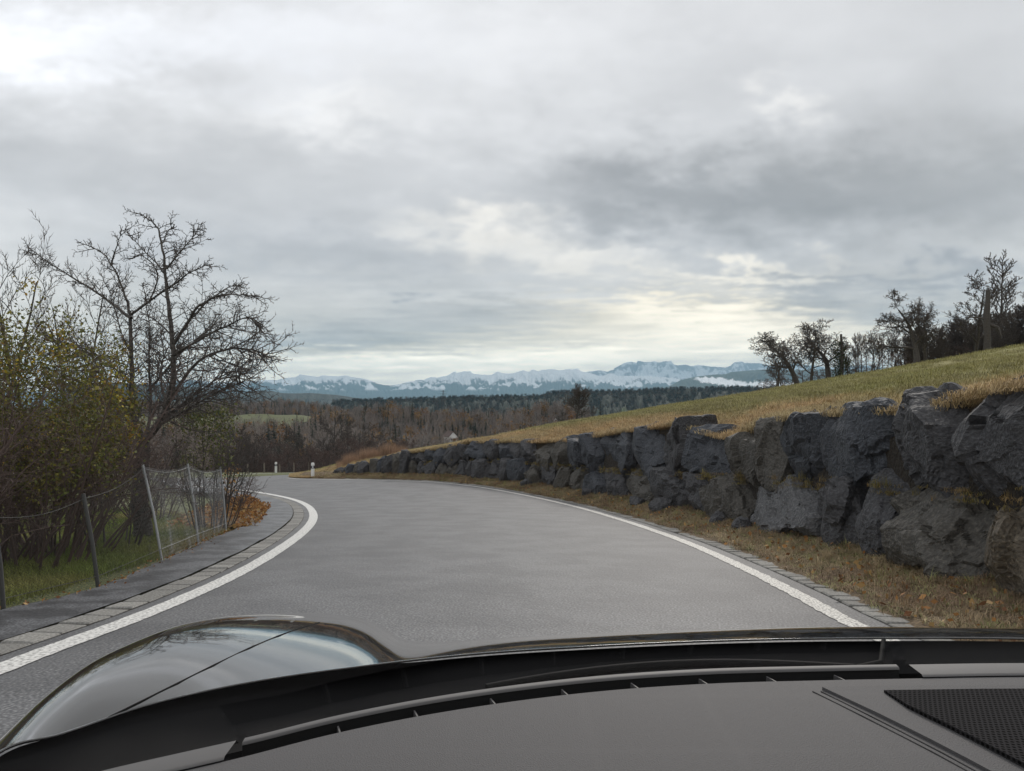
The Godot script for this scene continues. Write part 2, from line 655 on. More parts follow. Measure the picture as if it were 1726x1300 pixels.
func wavy_line(p: PackedVector2Array, from: float, to: float, _u: float, up: float, wobble: float) -> ArrayMesh:
	var q := resample(p, maxi(40, int(length2(p) / 0.07)))
	# the paint is split by fine cross cracks
	var k0 := 20
	while k0 < q.size() - 4:
		q[k0] = q[k0].lerp(q[k0 + 1], 0.86)
		k0 += rg.randi_range(22, 46)
	var a := offset2(q, from)
	var b := offset2(q, to)
	for k in q.size():
		var t := (q[mini(k + 1, q.size() - 1)] - q[maxi(k - 1, 0)]).normalized()
		var nn := Vector2(t.y, -t.x)
		a[k] += nn * wobble * nz.get_noise_2d(q[k].x * 400.0, q[k].y * 400.0)
		b[k] += nn * wobble * nz.get_noise_2d(q[k].x * 400.0 + 99.0, q[k].y * 400.0)
	return sheet(a, b, 2, up, up)


func pavers(p: PackedVector2Array, off: float, wide: float, pitch: float, from: float, to: float, label: String, left: bool) -> void:
	var q := offset2(p, off)
	var total := length2(q)
	q = resample(q, int(total / pitch) + 1)
	var strip := struct("paver_row", sheet(offset2(q, -wide * 0.52), offset2(q, wide * 0.52), 1, 0.004, 0.004), M.shaded_soil, label)
	var shapes: Array[ArrayMesh] = []
	for k in 4:
		shapes.append(paver_mesh(Vector3(wide, 0.06, pitch - 0.028), k))
	var made := 0
	for k in q.size() - 1:
		var c := (q[k] + q[k + 1]) * 0.5
		if c.y < from or c.distance_to(Vector2.ZERO) > to or made > 290:
			continue
		var t := on_road(q[k + 1]) - on_road(q[k])
		var b := Basis.looking_at(t.normalized(), Vector3.UP)
		b = b * Basis.from_euler(Vector3(rg.randf_range(-0.02, 0.02), rg.randf_range(-0.04, 0.04), rg.randf_range(-0.03, 0.03)))
		var o := on_road(c, -0.014 + rg.randf_range(-0.006, 0.005))
		if not left and rg.randf() < 0.05:
			continue
		part(strip, "paver", shapes[rg.randi() % 4], M["paver%d" % (rg.randi() % 3)], Transform3D(b, o))
		made += 1


func paver_mesh(s: Vector3, sd: int) -> ArrayMesh:
	var r := RandomNumberGenerator.new()
	r.seed = 900 + sd
	var e := 0.012
	var h := s * 0.5
	var lo: Array[Vector3] = []
	var up: Array[Vector3] = []
	for c in [Vector2(-1, 1), Vector2(1, 1), Vector2(1, -1), Vector2(-1, -1)]:
		var jx := r.randf_range(-0.006, 0.006)
		var jz := r.randf_range(-0.006, 0.006)
		lo.append(Vector3(c.x * h.x + jx, h.y - e, c.y * h.z + jz))
		up.append(Vector3(c.x * (h.x - e) + jx, h.y + r.randf_range(-0.003, 0.003), c.y * (h.z - e) + jz))
	var mb := MB.new()
	mb.quad(up[0], up[1], up[2], up[3])
	for k in 4:
		var k2 := (k + 1) % 4
		mb.quad(lo[k], lo[k2], up[k2], up[k])
		mb.quad(lo[k] - Vector3(0, s.y, 0), lo[k2] - Vector3(0, s.y, 0), lo[k2], lo[k])
	return mb.mesh()


# ------------------------------------------------------------------ boulder wall
# a rough block: a rounded cube, cut by flat planes, with a broken surface
func stone_mesh(size: Vector3, sd: int, n: int, rough := 0.05, cuts := 16) -> ArrayMesh:
	var r := RandomNumberGenerator.new()
	r.seed = sd * 77 + 13
	var planes := []
	for k in cuts:
		var nn := Vector3(r.randfn(), r.randfn() * 0.8, r.randfn()).normalized()
		planes.append([nn, r.randf_range(0.74, 0.98)])
	var sh := Vector3(r.randf_range(-100, 100), r.randf_range(-100, 100), r.randf_range(-100, 100))
	var lean := r.randf_range(-0.22, 0.22)
	var mb := MB.new()
	mb.flat = true
	var h := size * 0.5
	var axes := [[Vector3.RIGHT, Vector3.UP, Vector3.BACK], [Vector3.LEFT, Vector3.UP, Vector3.FORWARD], [Vector3.FORWARD, Vector3.UP, Vector3.RIGHT], [Vector3.BACK, Vector3.UP, Vector3.LEFT], [Vector3.RIGHT, Vector3.FORWARD, Vector3.UP], [Vector3.RIGHT, Vector3.BACK, Vector3.DOWN]]
	var scale := (size.x + size.y + size.z) / 3.0
	for ax in axes:
		var base := mb.v.size()
		for y in n + 1:
			for x in n + 1:
				var q: Vector3 = ax[0] * (2.0 * x / n - 1.0) + ax[1] * (2.0 * y / n - 1.0) + ax[2]
				var m := pow(pow(absf(q.x), 9.0) + pow(absf(q.y), 9.0) + pow(absf(q.z), 9.0), 0.1111)
				q = q / m
				for pl in planes:
					var o: float = q.dot(pl[0]) - pl[1]
					if o > 0.0:
						q -= pl[0] * o * 0.97
				q.x += lean * q.y
				var w := q * h
				var nn := q.normalized()
				var s := w * 90.0 / maxf(scale, 0.2) + sh
				var f := 1.0 - absf(nf.get_noise_3d(s.x, s.y * 0.45, s.z)) * 2.0
				var e := s + Vector3(nz.get_noise_3d(s.x, s.y, s.z), nz.get_noise_3d(s.y, s.z, s.x), 0.0) * 14.0
				w += nn * scale * rough * (0.3 * f + 0.7 * nz.get_noise_3d(s.x * 0.6, s.y * 0.6, s.z * 0.6) + 0.4 * nz.get_noise_3d(s.x * 3.0, s.y * 2.0, s.z * 3.0) + 0.85 * ncell.get_noise_3d(e.x, e.y * 0.55, e.z) + 0.45 * ncell.get_noise_3d(e.x * 2.6 + 50.0, e.y * 1.5, e.z * 2.6))
				mb.vert(w, nn)
		for y in n:
			for x in n:
				var k := base + y * (n + 1) + x
				mb.tri(k, k + 1, k + n + 2)
				mb.tri(k, k + n + 2, k + n + 1)
	return mb.mesh()


# the place along the wall line that a picture column looks at
func wall_at(px: float) -> float:
	var tx := (px - 863.0) / FOC
	for k in range(wall_path.size() - 2, 0, -1):
		var a := wall_path[k]
		var b := wall_path[k + 1]
		if a.y > 0.3 and (a.x - tx * a.y) * (b.x - tx * b.y) <= 0.0:
			var f := (a.x - tx * a.y) / ((a.x - tx * a.y) - (b.x - tx * b.y) + 1e-9)
			return k + f
	return 40.0


func wall_point(s: float) -> Vector2:
	var k := clampi(int(s), 0, wall_path.size() - 2)
	return wall_path[k].lerp(wall_path[k + 1], s - k)


const UPPER := [2400, 1905, 1600, 1480, 1372, 1320, 1286, 1226, 1160, 1118, 1068, 1012, 985, 958, 930, 905, 880, 862, 838, 818, 790, 772, 752, 735, 716, 700, 684]
const LOWER := [2300, 1840, 1682, 1524, 1464, 1379, 1264, 1196, 1166, 1118, 1052, 1024, 986, 962, 938, 915, 888, 868, 846, 828, 806, 790, 770, 755, 738, 722, 706, 692, 678, 664, 650, 638, 624, 610, 598, 586, 575, 566]


const WALL_TOP := [[566, 792], [590, 787], [640, 776], [684, 766], [700, 762], [735, 757], [770, 752], [800, 743], [838, 747], [862, 743], [905, 745], [950, 742], [985, 743], [1010, 735], [1050, 727], [1100, 722], [1150, 713], [1190, 723], [1230, 737], [1260, 733], [1290, 715], [1320, 705], [1372, 698], [1430, 690], [1480, 682], [1540, 672], [1600, 662], [1640, 644], [1726, 620], [1905, 585]]


func build_wall() -> void:
	var wall := thing("boulder_wall", "dry wall of big dark grey boulders holding back the hillside", "stone wall")
	var r := RandomNumberGenerator.new()
	r.seed = 4
	for row in 2:
		var cuts: Array = LOWER if row == 0 else UPPER
		for k in cuts.size() - 1:
			var s0 := wall_at(cuts[k])
			var s1 := wall_at(cuts[k + 1])
			if k == 0:
				s0 = s1 - 3.5
			var a := wall_point(s0)
			var b := wall_point(s1)
			var c := (a + b) * 0.5
			var along := (b - a).normalized()
			var out := Vector2(along.y, -along.x)
			var wide := a.distance_to(b)
			var foot := road_y(c.x, c.y) + 0.13
			var mid_px: float = (cuts[k] + cuts[k + 1]) * 0.5
			var crest := EYE.y + ray(mid_px, line_at(WALL_TOP, mid_px)).y * c.y if k > 0 else 1.75
			crest += 0.05 * r.randf_range(-1.0, 1.0)
			if cuts[k] < 720:
				crest = minf(crest, foot + 1.1)
			var both: float = crest - foot
			var split := clampf(both * 0.49, 0.35, 0.85) + r.randf_range(-0.08, 0.08)
			if cuts[k] <= 692:
				split = both + 0.02
				if row == 1:
					continue
			var y0 := foot - 0.22 if row == 0 else foot + split - 0.10
			var y1 := foot + split + 0.06 if row == 0 else crest
			var deep := clampf(wide * 0.9, 0.75, 1.15)
			var back := 0.10 if row == 0 else 0.26
			back += r.randf_range(-0.10, 0.10)
			var at := c + out * (back + deep * 0.5 - 0.42)
			var dist := c.length()
			var n := 40 if dist < 9.0 else (30 if dist < 14.0 else (20 if dist < 26.0 else 12))
			var size := Vector3(wide * r.randf_range(1.14, 1.26), (y1 - y0) * 1.14, deep)
			var mesh := stone_mesh(size, 300 + row * 100 + k, n, 0.06)
			var yaw := atan2(along.y, along.x) + r.randf_range(-0.12, 0.12)
			var b3 := Basis.from_euler(Vector3(r.randf_range(-0.08, 0.08) - (0.10 if row == 1 else 0.04), yaw, r.randf_range(-0.09, 0.09)))
			var kind: int = [0, 0, 1, 0, 1, 2, 0][r.randi() % 7] if row == 1 else [1, 2, 1, 0, 2, 1][r.randi() % 6]
			if row == 0 and k == 5:
				kind = 3
			if row == 0 and k == 1:
				kind = 4
			part(wall, "boulder", mesh, M["rock%d" % kind], Transform3D(b3, Vector3(at.x, (y0 + y1) * 0.5, -at.y)))
	# a few smaller stones wedged in at the foot
	for px in [1245, 1290, 1145, 1100, 905, 1010]:
		var c := wall_point(wall_at(px)) + Vector2(-0.42, -0.10)
		part(wall, "boulder", stone_mesh(Vector3(0.42, 0.34, 0.42) * r.randf_range(0.7, 1.25), 700 + px, 9, 0.05), M.rock1, Transform3D(Basis.from_euler(Vector3(0.1, r.randf() * 3.0, 0.1)), on_road(c, 0.20)))


# ------------------------------------------------------------------ terrain
# columns of the hillside run outwards from the back of the wall
var hill_from := PackedVector2Array()
var hill_long := PackedFloat32Array()


func hill_point(k: float, t: float) -> Vector3:
	var i := clampi(int(k), 0, hill_from.size() - 2)
	var a := hill_from[i].lerp(hill_from[i + 1], k - i)
	var long := lerpf(hill_long[i], hill_long[i + 1], k - i)
	var p := a + a.normalized() * t
	var y := hill_y(p.x, p.y)
	var px := 863.0 + FOC * a.x / maxf(a.y, 0.5) if a.y > 0.5 else 3000.0
	# beside the wall the turf follows the tops of the stones
	if px > 566.0 and px < 1905.0:
		var crest := EYE.y + ray(px, line_at(WALL_TOP, px)).y * a.y - 0.03 - 0.14 * smoothstep(1350.0, 1600.0, px)
		y = lerpf(minf(y, crest), y, smoothstep(0.3, 8.0, t))
	# without a wall the bank slopes down to the road; at the back the hill falls away
	var bare := 1.0 - smoothstep(556.0, 590.0, px)
	y = lerpf(y, road_y(p.x, p.y) + 0.03 + 0.10 * t, bare * (1.0 - smoothstep(0.0, 3.0, t)))
	y -= 0.32 * (1.0 - smoothstep(0.0, 0.40, t)) * (1.0 - bare)
	if px < 620.0:
		var low := road_y(p.x, p.y) + 0.03
		y = lerpf(low, y, smoothstep(476.0, 620.0, px))
	var f := maxf(0.0, t / long - 0.72) / 0.28
	return Vector3(p.x, y - f * f * minf(3.0, long * 0.25), -p.y)


func hill_color(p: Vector3, t: float) -> Color:
	var n := nz.get_noise_2d(p.x * 9.0, p.z * 9.0) * 0.5 + nz.get_noise_2d(p.x * 40.0, p.z * 40.0) * 0.4
	var straw := Color(0.40, 0.315, 0.165)
	var green := Color(0.19, 0.195, 0.065)
	var red := Color(0.34, 0.225, 0.11)
	var edge := 3.2 + 0.05 * maxf(0.0, -p.z) + 2.0 * n
	var g := smoothstep(edge - 1.2, edge + 2.2, t)
	var c := straw.lerp(red, clampf(0.35 + n * 1.2, 0.0, 0.8)).lerp(green, g * (0.78 + 0.35 * n))
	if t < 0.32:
		c = Color(0.035, 0.028, 0.020)  # draped edge painted near black as shade between the stones
	return c * (1.0 + 0.35 * n)


func lay_terrain() -> void:
	var base := offset2(line_r, 1.78)
	for k in base.size():
		var px := 863.0 + FOC * base[k].x / maxf(base[k].y, 0.5)
		if base[k].y > 20.0:
			var f := smoothstep(590.0, 556.0, px)
			base[k] = base[k].lerp(line_r[k] + (base[k] - line_r[k]).normalized() * 0.32, f)
		hill_from.append(base[k])
		hill_long.append(lerpf(3.2, 110.0, smoothstep(500.0, 860.0, px) if base[k].y > 20.0 else 1.0))
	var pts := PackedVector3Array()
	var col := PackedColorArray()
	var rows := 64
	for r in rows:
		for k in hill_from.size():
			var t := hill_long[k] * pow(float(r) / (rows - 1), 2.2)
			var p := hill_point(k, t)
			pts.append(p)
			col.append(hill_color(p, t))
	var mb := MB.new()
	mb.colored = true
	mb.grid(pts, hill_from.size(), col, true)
	# soil face behind the stones, darkened to read as shade in the gaps
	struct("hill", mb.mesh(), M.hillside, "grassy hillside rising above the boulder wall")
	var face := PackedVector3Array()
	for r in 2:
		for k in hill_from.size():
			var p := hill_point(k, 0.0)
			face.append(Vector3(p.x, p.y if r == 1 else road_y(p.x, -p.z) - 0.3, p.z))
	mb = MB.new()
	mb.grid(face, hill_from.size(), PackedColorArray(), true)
	struct("bank", mb.mesh(), M.shaded_soil, "earth behind the boulders with shade painted into its colour")
	# meadow on the left, and the ground below everything near
	pts = PackedVector3Array()
	for r in 60:
		var d := -6.0 + 76.0 * pow(r / 59.0, 1.6)
		for k in 70:
			var x := -60.0 + 66.0 * k / 69.0
			pts.append(Vector3(x, meadow_y(x, d), -d))
	mb = MB.new()
	mb.grid(pts, 70)
	struct("meadow", mb.mesh(), M.turf, "short green meadow behind the wire fence")
	# mound of dead leaves where the fence ends
	mb = MB.new()
	pts = PackedVector3Array()
	for r in 24:
		for k in 24:
			var u := k / 23.0 * 2.0 - 1.0
			var w := r / 23.0 * 2.0 - 1.0
			var c := mound_xz(u, w)
			pts.append(Vector3(c.x, road_y(c.x, c.y) + mound_h(u, w), -c.y))
	mb.grid(pts, 24)
	struct("mound", mb.mesh(), M.litter, "low mound of rust-brown dead leaves at the end of the fence")
	# valley floor and the wooded slope beyond the road
	pts = PackedVector3Array()
	col = PackedColorArray()
	for r in 90:
		var d := 58.0 * pow(5000.0 / 58.0, r / 89.0)
		for k in 110:
			var x := d * lerpf(-0.95, 0.75, k / 109.0)
			pts.append(Vector3(x, valley_y(x, d), -d))
			var n := nz.get_noise_2d(x * 0.5, d * 0.5)
			col.append(Color(0.06, 0.05, 0.035) * (1.0 + 0.4 * n))
	mb = MB.new()
	mb.colored = true
	mb.grid(pts, 110, col)
	struct("valley", mb.mesh(), M.far, "wooded valley below the road")


func lay_field() -> void:
	var pts := PackedVector3Array()
	for r in 24:
		for k in 30:
			var d := lerpf(560.0, 1090.0, r / 23.0)
			var x := d * lerpf(-0.60, -0.262 + 0.02 * nz.get_noise_1d(d), k / 29.0)
			pts.append(Vector3(x, valley_y(x, d) + 0.8, -d))
	var mb := MB.new()
	mb.grid(pts, 30)
	struct("field", mb.mesh(), M.turf, "green field between the woods in the valley")


func meadow_y(x: float, d: float) -> float:
	var y := road_y(x, d) - 0.07
	if x < -5.0 and d < 40.0:
		y += 0.06 * nz.get_noise_2d(x * 12.0, d * 12.0) - 0.025 * maxf(0.0, -x - 9.0)
	if d > 30.0:
		y -= 0.0 if x > -30.0 else 0.0
	return y


func mound_xz(u: float, w: float) -> Vector2:
	# between the fence end, the sidewalk and the shrubs
	var c := hit(414, 868)
	var ax := hit(446, 866) - c
	var ay := hit(384, 900) - c
	return c + ax * u * 0.96 + ay * w * 0.80 + Vector2(-1.3, 1.3) * maxf(0.0, -u)


func mound_h(u: float, w: float) -> float:
	var s := clampf(1.0 - sqrt(u * u * 0.95 + w * w * 0.95), -0.2, 1.0)
	return 0.42 * s + 0.03 + 0.05 * nz.get_noise_2d(u * 120.0, w * 120.0) if s > 0.0 else 0.5 * s


func valley_y(x: float, d: float) -> float:
	var left := smoothstep(-0.16, -0.26, x / d)
	var keys := [[58.0, -6.6, -6.6], [80.0, -9.2, -9.2], [110.0, -14.0, -13.5], [200.0, -28.0, -24.0], [300.0, -38.0, -30.0], [450.0, -41.0, -33.0], [600.0, -36.0, -36.0], [760.0, -27.0, -37.0], [900.0, -34.0, -37.0], [1150.0, -60.0, -37.0], [1500.0, -80.0, -33.0], [1800.0, -90.0, -60.0], [2600.0, -120.0, -140.0], [5000.0, -160.0, -190.0]]
	for k in keys.size() - 1:
		if d <= keys[k + 1][0]:
			var f: float = smoothstep(keys[k][0], keys[k + 1][0], d)
			var y: float = lerpf(lerpf(keys[k][1], keys[k][2], left), lerpf(keys[k + 1][1], keys[k + 1][2], left), f)
			return y + 0.012 * minf(d, 700.0) * nz.get_noise_2d(x * 0.35, d * 0.35)
	return -160.0


# skylines as [px, py]: far snow peaks, the snowy range in front, wooded foothills
const PEAKS := [[700, 641], [900, 634], [980, 628], [1000, 625.6], [1012, 624.6], [1024, 626.6], [1035, 622.6], [1036, 620.2], [1045, 615.7], [1057, 610.5], [1064, 610], [1073, 611.5], [1075, 608.6], [1082, 609.5], [1092, 610.5], [1104, 609], [1110, 611], [1120, 609.5], [1131, 608.6], [1135, 613.5], [1142, 616], [1153, 614.7], [1167, 617], [1176, 615.2], [1190, 617], [1205, 618.7], [1224, 619.5], [1231, 617], [1238, 611], [1250, 609.5], [1256, 612.2], [1271, 612.2], [1282, 612.6], [1300, 616], [1340, 613], [1400, 620], [1460, 616], [1540, 625], [1640, 632]]
const RANGE := [[250, 646], [320, 640], [370, 645], [400, 643.5], [426, 642.6], [449, 640.3], [466, 640.8], [482, 637.4], [499, 635.6], [505, 631.3], [518, 633], [536, 635.6], [544, 633], [556, 634], [569, 634.8], [582, 632.7], [593, 635.6], [612, 638.2], [624, 641.7], [636, 646.9], [650, 649.5], [659, 650], [675, 647], [696, 642.6], [712, 641.7], [726, 635.6], [737, 636.5], [745, 634.8], [754, 633], [767, 626], [770, 628.7], [783, 626], [792, 625.7], [797, 629.6], [808, 631.3], [820, 632.2], [830, 631.3], [839, 626], [844, 628.7], [853, 629.6], [857, 630.4], [870, 627.8], [881, 624.3], [891, 627], [899, 622.3], [907, 626], [915, 623.5], [931, 622.3], [943, 624.3], [955, 622.6], [961, 621.7], [964, 623.5], [973, 620.9], [980, 626], [996, 629], [1008, 634], [1017, 633.5], [1029, 629], [1042, 634], [1069, 634], [1094, 634], [1113, 635.5], [1132, 637], [1160, 641], [1250, 642], [1400, 640]]
const FOOTHILL := [[1100, 660], [1130, 650.5], [1148, 640.5], [1174, 635], [1200, 631.7], [1224, 630.8], [1233, 627.4], [1252, 625.5], [1271, 624], [1295, 623], [1350, 624], [1420, 622], [1520, 628], [1640, 634]]
const LEFT_HILL := [[100, 650], [200, 646], [320, 652], [400, 663], [417, 662], [435, 660], [456, 659], [475, 662.6], [497, 663.4], [522, 662.6], [548, 664.3], [565, 665.7], [582, 667.8], [600, 671], [626, 674], [661, 676.5], [695, 677], [760, 680]]
const DARK_RIDGE := [[560, 676], [700, 672], [756, 670], [848, 668], [877, 668], [909, 667], [916, 664.5], [931, 661.5], [950, 660], [1000, 659.5], [1073, 658], [1115, 656], [1156, 655], [1191, 655], [1219, 653.5], [1278, 653.5], [1400, 652], [1500, 652]]


func line_at(list: Array, px: float) -> float:
	for k in list.size() - 1:
		if px <= list[k + 1][0]:
			return lerpf(list[k][1], list[k + 1][1], clampf((px - list[k][0]) / (list[k + 1][0] - list[k][0]), 0.0, 1.0))
	return list[list.size() - 1][1]


# kind: 0 snow peaks, 1 range with forest below the snow, 2 wooded with snow fields, 3 wooded hill
func range_mesh(list: Array, step: float, dist: float, deep: float, foot: float, kind: int, sd: float) -> ArrayMesh:
	var px0: float = list[0][0]
	var px1: float = list[list.size() - 1][0]
	var cols := int((px1 - px0) / step) + 1
	var rows := 46
	var pts := PackedVector3Array()
	var col := PackedColorArray()
	var pxm := dist / FOC
	for r in rows:
		var t := (r - 3) / float(rows - 4)
		for k in cols:
			var px := px0 + step * k
			var top := (660.0 - line_at(list, px) + (0.7 if kind < 2 else 0.35) * nf.get_noise_2d(px * 9.0, sd)) * pxm
			var d := dist - deep * t
			var x := (px - 863.0) / FOC * d
			var y := 0.0
			var rel := maxf(t, 0.0)
			var fold := 1.0 - absf(nf.get_noise_2d(px * 2.2 + sd + 90.0 * t, t * 80.0)) * 2.2
			var fold2 := 1.0 - absf(nf.get_noise_2d(px * 6.5 + sd - 160.0 * t, t * 260.0 + 40.0)) * 2.2
			y = lerpf(top, foot, pow(rel, 0.85)) + (top - foot) * (0.16 * (fold - 0.45) + 0.08 * (fold2 - 0.45)) * smoothstep(0.0, 0.18, rel) * (1.0 - rel)
			# never above the line of sight to the crest
			y = minf(y, top * d / dist - 0.3 * pxm * rel)
			if t < 0.0:
				y = top + t * (top - foot) * 1.5
			pts.append(Vector3(x, EYE.y + y, -d))
			var n := nf.get_noise_2d(px * 3.0 + sd * 2.0 + t * 70.0, t * 300.0)
			var n2 := nf.get_noise_2d(px * 11.0 + sd - t * 200.0, t * 900.0)
			var high := y / pxm # in picture rows above the horizon
			var rock := Color(0.22, 0.215, 0.205)
			var wood := Color(0.045, 0.060, 0.036)
			var snow := Color(0.92, 0.93, 0.94)
			var c := rock
			if kind == 0:
				c = snow.lerp(rock, smoothstep(0.02, 0.26, n * 0.7 + n2 * 0.6 + 0.08 - 0.5 * rel + (0.22 if rel < 0.12 else 0.0)))
			elif kind == 1:
				var s := smoothstep(-0.12, 0.10, (high - 16.0) / 14.0 + n * 0.7 + n2 * 0.6)
				c = wood.lerp(rock, smoothstep(10.0, 24.0, high)).lerp(snow, s * 0.92)
				var fieldn := nf.get_noise_2d(px * 1.7 + 700.0 - t * 60.0, t * 340.0 + px * 0.5)
				c = c.lerp(snow, smoothstep(0.13, 0.20, fieldn + n2 * 0.2) * smoothstep(0.0, 5.0, high) * 0.95)
				c = c.lerp(snow, smoothstep(0.28, 0.34, fieldn + 0.1 * n) * smoothstep(2.0, 9.0, high))
			elif kind == 2:
				c = wood
				var sx := (px - 1215.0 + n * 26.0) / 44.0
				var sy := (high - 16.0 + (px - 1215.0) * 0.12 + n2 * 4.0) / 6.0
				c = c.lerp(snow, 1.0 - smoothstep(0.75, 1.1, sx * sx + sy * sy))
				var sx2 := (px - 1300.0 + n * 20.0) / 46.0
				var sy2 := (high - 11.0 + n2 * 5.0) / 5.0
				c = c.lerp(snow, 1.0 - smoothstep(0.75, 1.1, sx2 * sx2 + sy2 * sy2))
			else:
				c = Color(0.042, 0.048, 0.038) * (1.0 + 0.8 * n2)
				c = c.lerp(Color(0.12, 0.16, 0.07), smoothstep(0.10, 0.26, n + 0.5 * n2) * smoothstep(0.25, 0.5, rel))
			col.append(c)
	var mb := MB.new()
	mb.colored = true
	mb.grid(pts, cols, col, true)
	return mb.mesh()


func lay_far() -> void:
	struct("mountains", range_mesh(PEAKS, 1.0, 56000.0, 9000.0, -500.0, 0, 11.0), M.far, "far massif of snow-covered peaks on the horizon")
	struct("mountains", range_mesh(RANGE, 0.8, 42000.0, 12000.0, -700.0, 1, 37.0), M.far, "blue mountain range with snowy tops and snow fields")
	struct("mountains", range_mesh(FOOTHILL, 1.0, 22000.0, 5000.0, -300.0, 2, 71.0), M.far, "dark blue wooded mountain with a pale snow field")
	struct("hills", range_mesh(LEFT_HILL, 1.0, 9000.0, 3600.0, -330.0, 3, 91.0), M.far, "long bluish hill above the far town")
	struct("hills", range_mesh(DARK_RIDGE, 1.0, 3300.0, 900.0, -210.0, 3, 23.0), M.far, "dark wooded ridge across the valley")
	# plain between the hills and the mountains
	var mb := MB.new()
	var pts := PackedVector3Array()
	for r in 12:
		var d := 4600.0 * pow(46000.0 / 4600.0, r / 11.0)
		for k in 20:
			pts.append(Vector3(d * lerpf(-0.8, 0.8, k / 19.0), -190.0 - d * 0.012, -d))
	mb.grid(pts, 20)
	struct("plain", mb.mesh(), flatmat(0.075, 0.095, 0.06, 0.95), "hazy plain in front of the mountains")
	# specks of the town
	var h := MB.new()
	h.box(Transform3D(Basis(), Vector3(0, 3, 0)), Vector3(11, 6, 9))
	h.quad(Vector3(-5.5, 6, 4.5), Vector3(5.5, 6, 4.5), Vector3(5.5, 9.5, 0), Vector3(-5.5, 9.5, 0))
	var at := []
	var tint := PackedColorArray()
	for k in 420:
		var px := rg.randf_range(395, 680)
		var py := rg.randf_range(672, 699) - absf(px - 600.0) * 0.01
		var t := rg.randf_range(0.35, 0.98)
		var d := 9000.0 - 3600.0 * t
		var p := spot(px, py, d)
		at.append(Transform3D(Basis(Vector3.UP, rg.randf() * 3.0).scaled(Vector3.ONE * rg.randf_range(0.7, 1.5)), Vector3(p.x, town_y(px, t) - 1.0, -d)))
		var g := rg.randf_range(0.35, 0.8)
		tint.append(Color(g, g * 0.97, g * 0.92))
	tag(copies(self, "far_town", h.mesh(), M.far, at, tint), "specks of a far town at the foot of the bluish hill", "town", "", "stuff")


func town_y(px: float, t: float) -> float:
	var top := (660.0 - line_at(LEFT_HILL, px)) * 9000.0 / FOC
	var d := 9000.0 - 3600.0 * t
	var fold := 1.0 - absf(nf.get_noise_2d(px * 2.2 + 91.0 + 90.0 * t, t * 80.0)) * 2.2
	var fold2 := 1.0 - absf(nf.get_noise_2d(px * 6.5 + 91.0 - 160.0 * t, t * 260.0 + 40.0)) * 2.2
	var y := lerpf(top, -330.0, pow(t, 0.85)) + (top + 330.0) * (0.16 * (fold - 0.45) + 0.08 * (fold2 - 0.45)) * smoothstep(0.0, 0.18, t) * (1.0 - t)
	return EYE.y + minf(y, top * d / 9000.0 - 0.3 * t * 9000.0 / FOC)


# ------------------------------------------------------------------ trees
# one limb with its side branches; thick wood goes into wood, thin into twigs
func limb(wood: MB, twigs: MB, r: RandomNumberGenerator, p: Vector3, dir: Vector3, long: float, rad: float, level: int, o: Dictionary) -> void:
	var deepest: int = o.levels
	var seg: int = maxi(3, int(o.get("seg", 6)) - level)
	var pts := PackedVector3Array([p])
	var rads := PackedFloat32Array([rad])
	var dirs: Array[Vector3] = [dir]
	var gnarl: float = o.gnarl * (0.5 if level == 0 else 1.0)
	var up: float = o.up
	for k in seg:
		dir = (dir + Vector3(r.randfn(), r.randfn(), r.randfn()) * gnarl + Vector3.UP * up / seg).normalized()
		p += dir * long / seg
		pts.append(p)
		rads.append(rad * (1.0 - (k + 1.0) / seg * (0.78 if level < deepest else 0.9)))
		dirs.append(dir)
	var into := wood if level <= int(o.get("wood", 1)) else twigs
	into.tube(pts, rads, [7, 5, 4, 3, 3, 3][level] if o.get("near", false) else [5, 4, 3, 3, 3, 3][level])
	if level >= deepest:
		return
	var count: int = o.kids[level]
	var first: float = o.get("first", 0.25) if level == 0 else 0.15
	var spin := r.randf() * TAU
	for k in count:
		var f := first + (1.0 - first) * (k + r.randf()) / count
		var at := f * seg
		var i := mini(int(at), seg - 1)
		var q := pts[i].lerp(pts[i + 1], at - i)
		var t: Vector3 = dirs[i + 1]
		spin += 2.4 + r.randf_range(-0.5, 0.5)
		var side := t.cross(Vector3.UP if absf(t.y) < 0.95 else Vector3.RIGHT).normalized().rotated(t, spin)
		var open: float = o.open + r.randf_range(-0.15, 0.2)
		var nd := (t * cos(open) + side * sin(open)).normalized()
		var l: float = long * o.ratio * r.randf_range(0.65, 1.15) * (1.1 - 0.55 * f if level == 0 else 1.0 - 0.3 * f)
		var rr := lerpf(rads[i], rads[i + 1], at - i) * float(o.get("thin", 0.55))
		limb(wood, twigs, r, q, nd, l, maxf(rr, float(o.get("least", 0.004))), level + 1, o)


const WILD := {"levels": 4, "kids": [12, 9, 7, 4], "gnarl": 0.13, "up": 0.35, "open": 0.85, "ratio": 0.50, "first": 0.18, "seg": 7, "thin": 0.55, "least": 0.026}
const FRUIT := {"levels": 4, "kids": [9, 8, 8, 5], "gnarl": 0.22, "up": 0.15, "open": 0.95, "ratio": 0.58, "first": 0.25, "seg": 7, "thin": 0.55, "least": 0.022}
const ASH := {"levels": 3, "kids": [12, 8, 6], "gnarl": 0.09, "up": 0.55, "open": 0.6, "ratio": 0.42, "first": 0.25, "seg": 8, "thin": 0.5, "least": 0.008}
const TALL := {"levels": 3, "kids": [18, 10, 7], "gnarl": 0.08, "up": 0.5, "open": 0.7, "ratio": 0.36, "first": 0.40, "seg": 8, "thin": 0.55, "least": 0.034}
const FAR_BARE := {"levels": 2, "kids": [15, 9], "gnarl": 0.12, "up": 0.5, "open": 0.75, "ratio": 0.42, "first": 0.2, "seg": 6, "thin": 0.55, "least": 0.05}

var shapes := {}


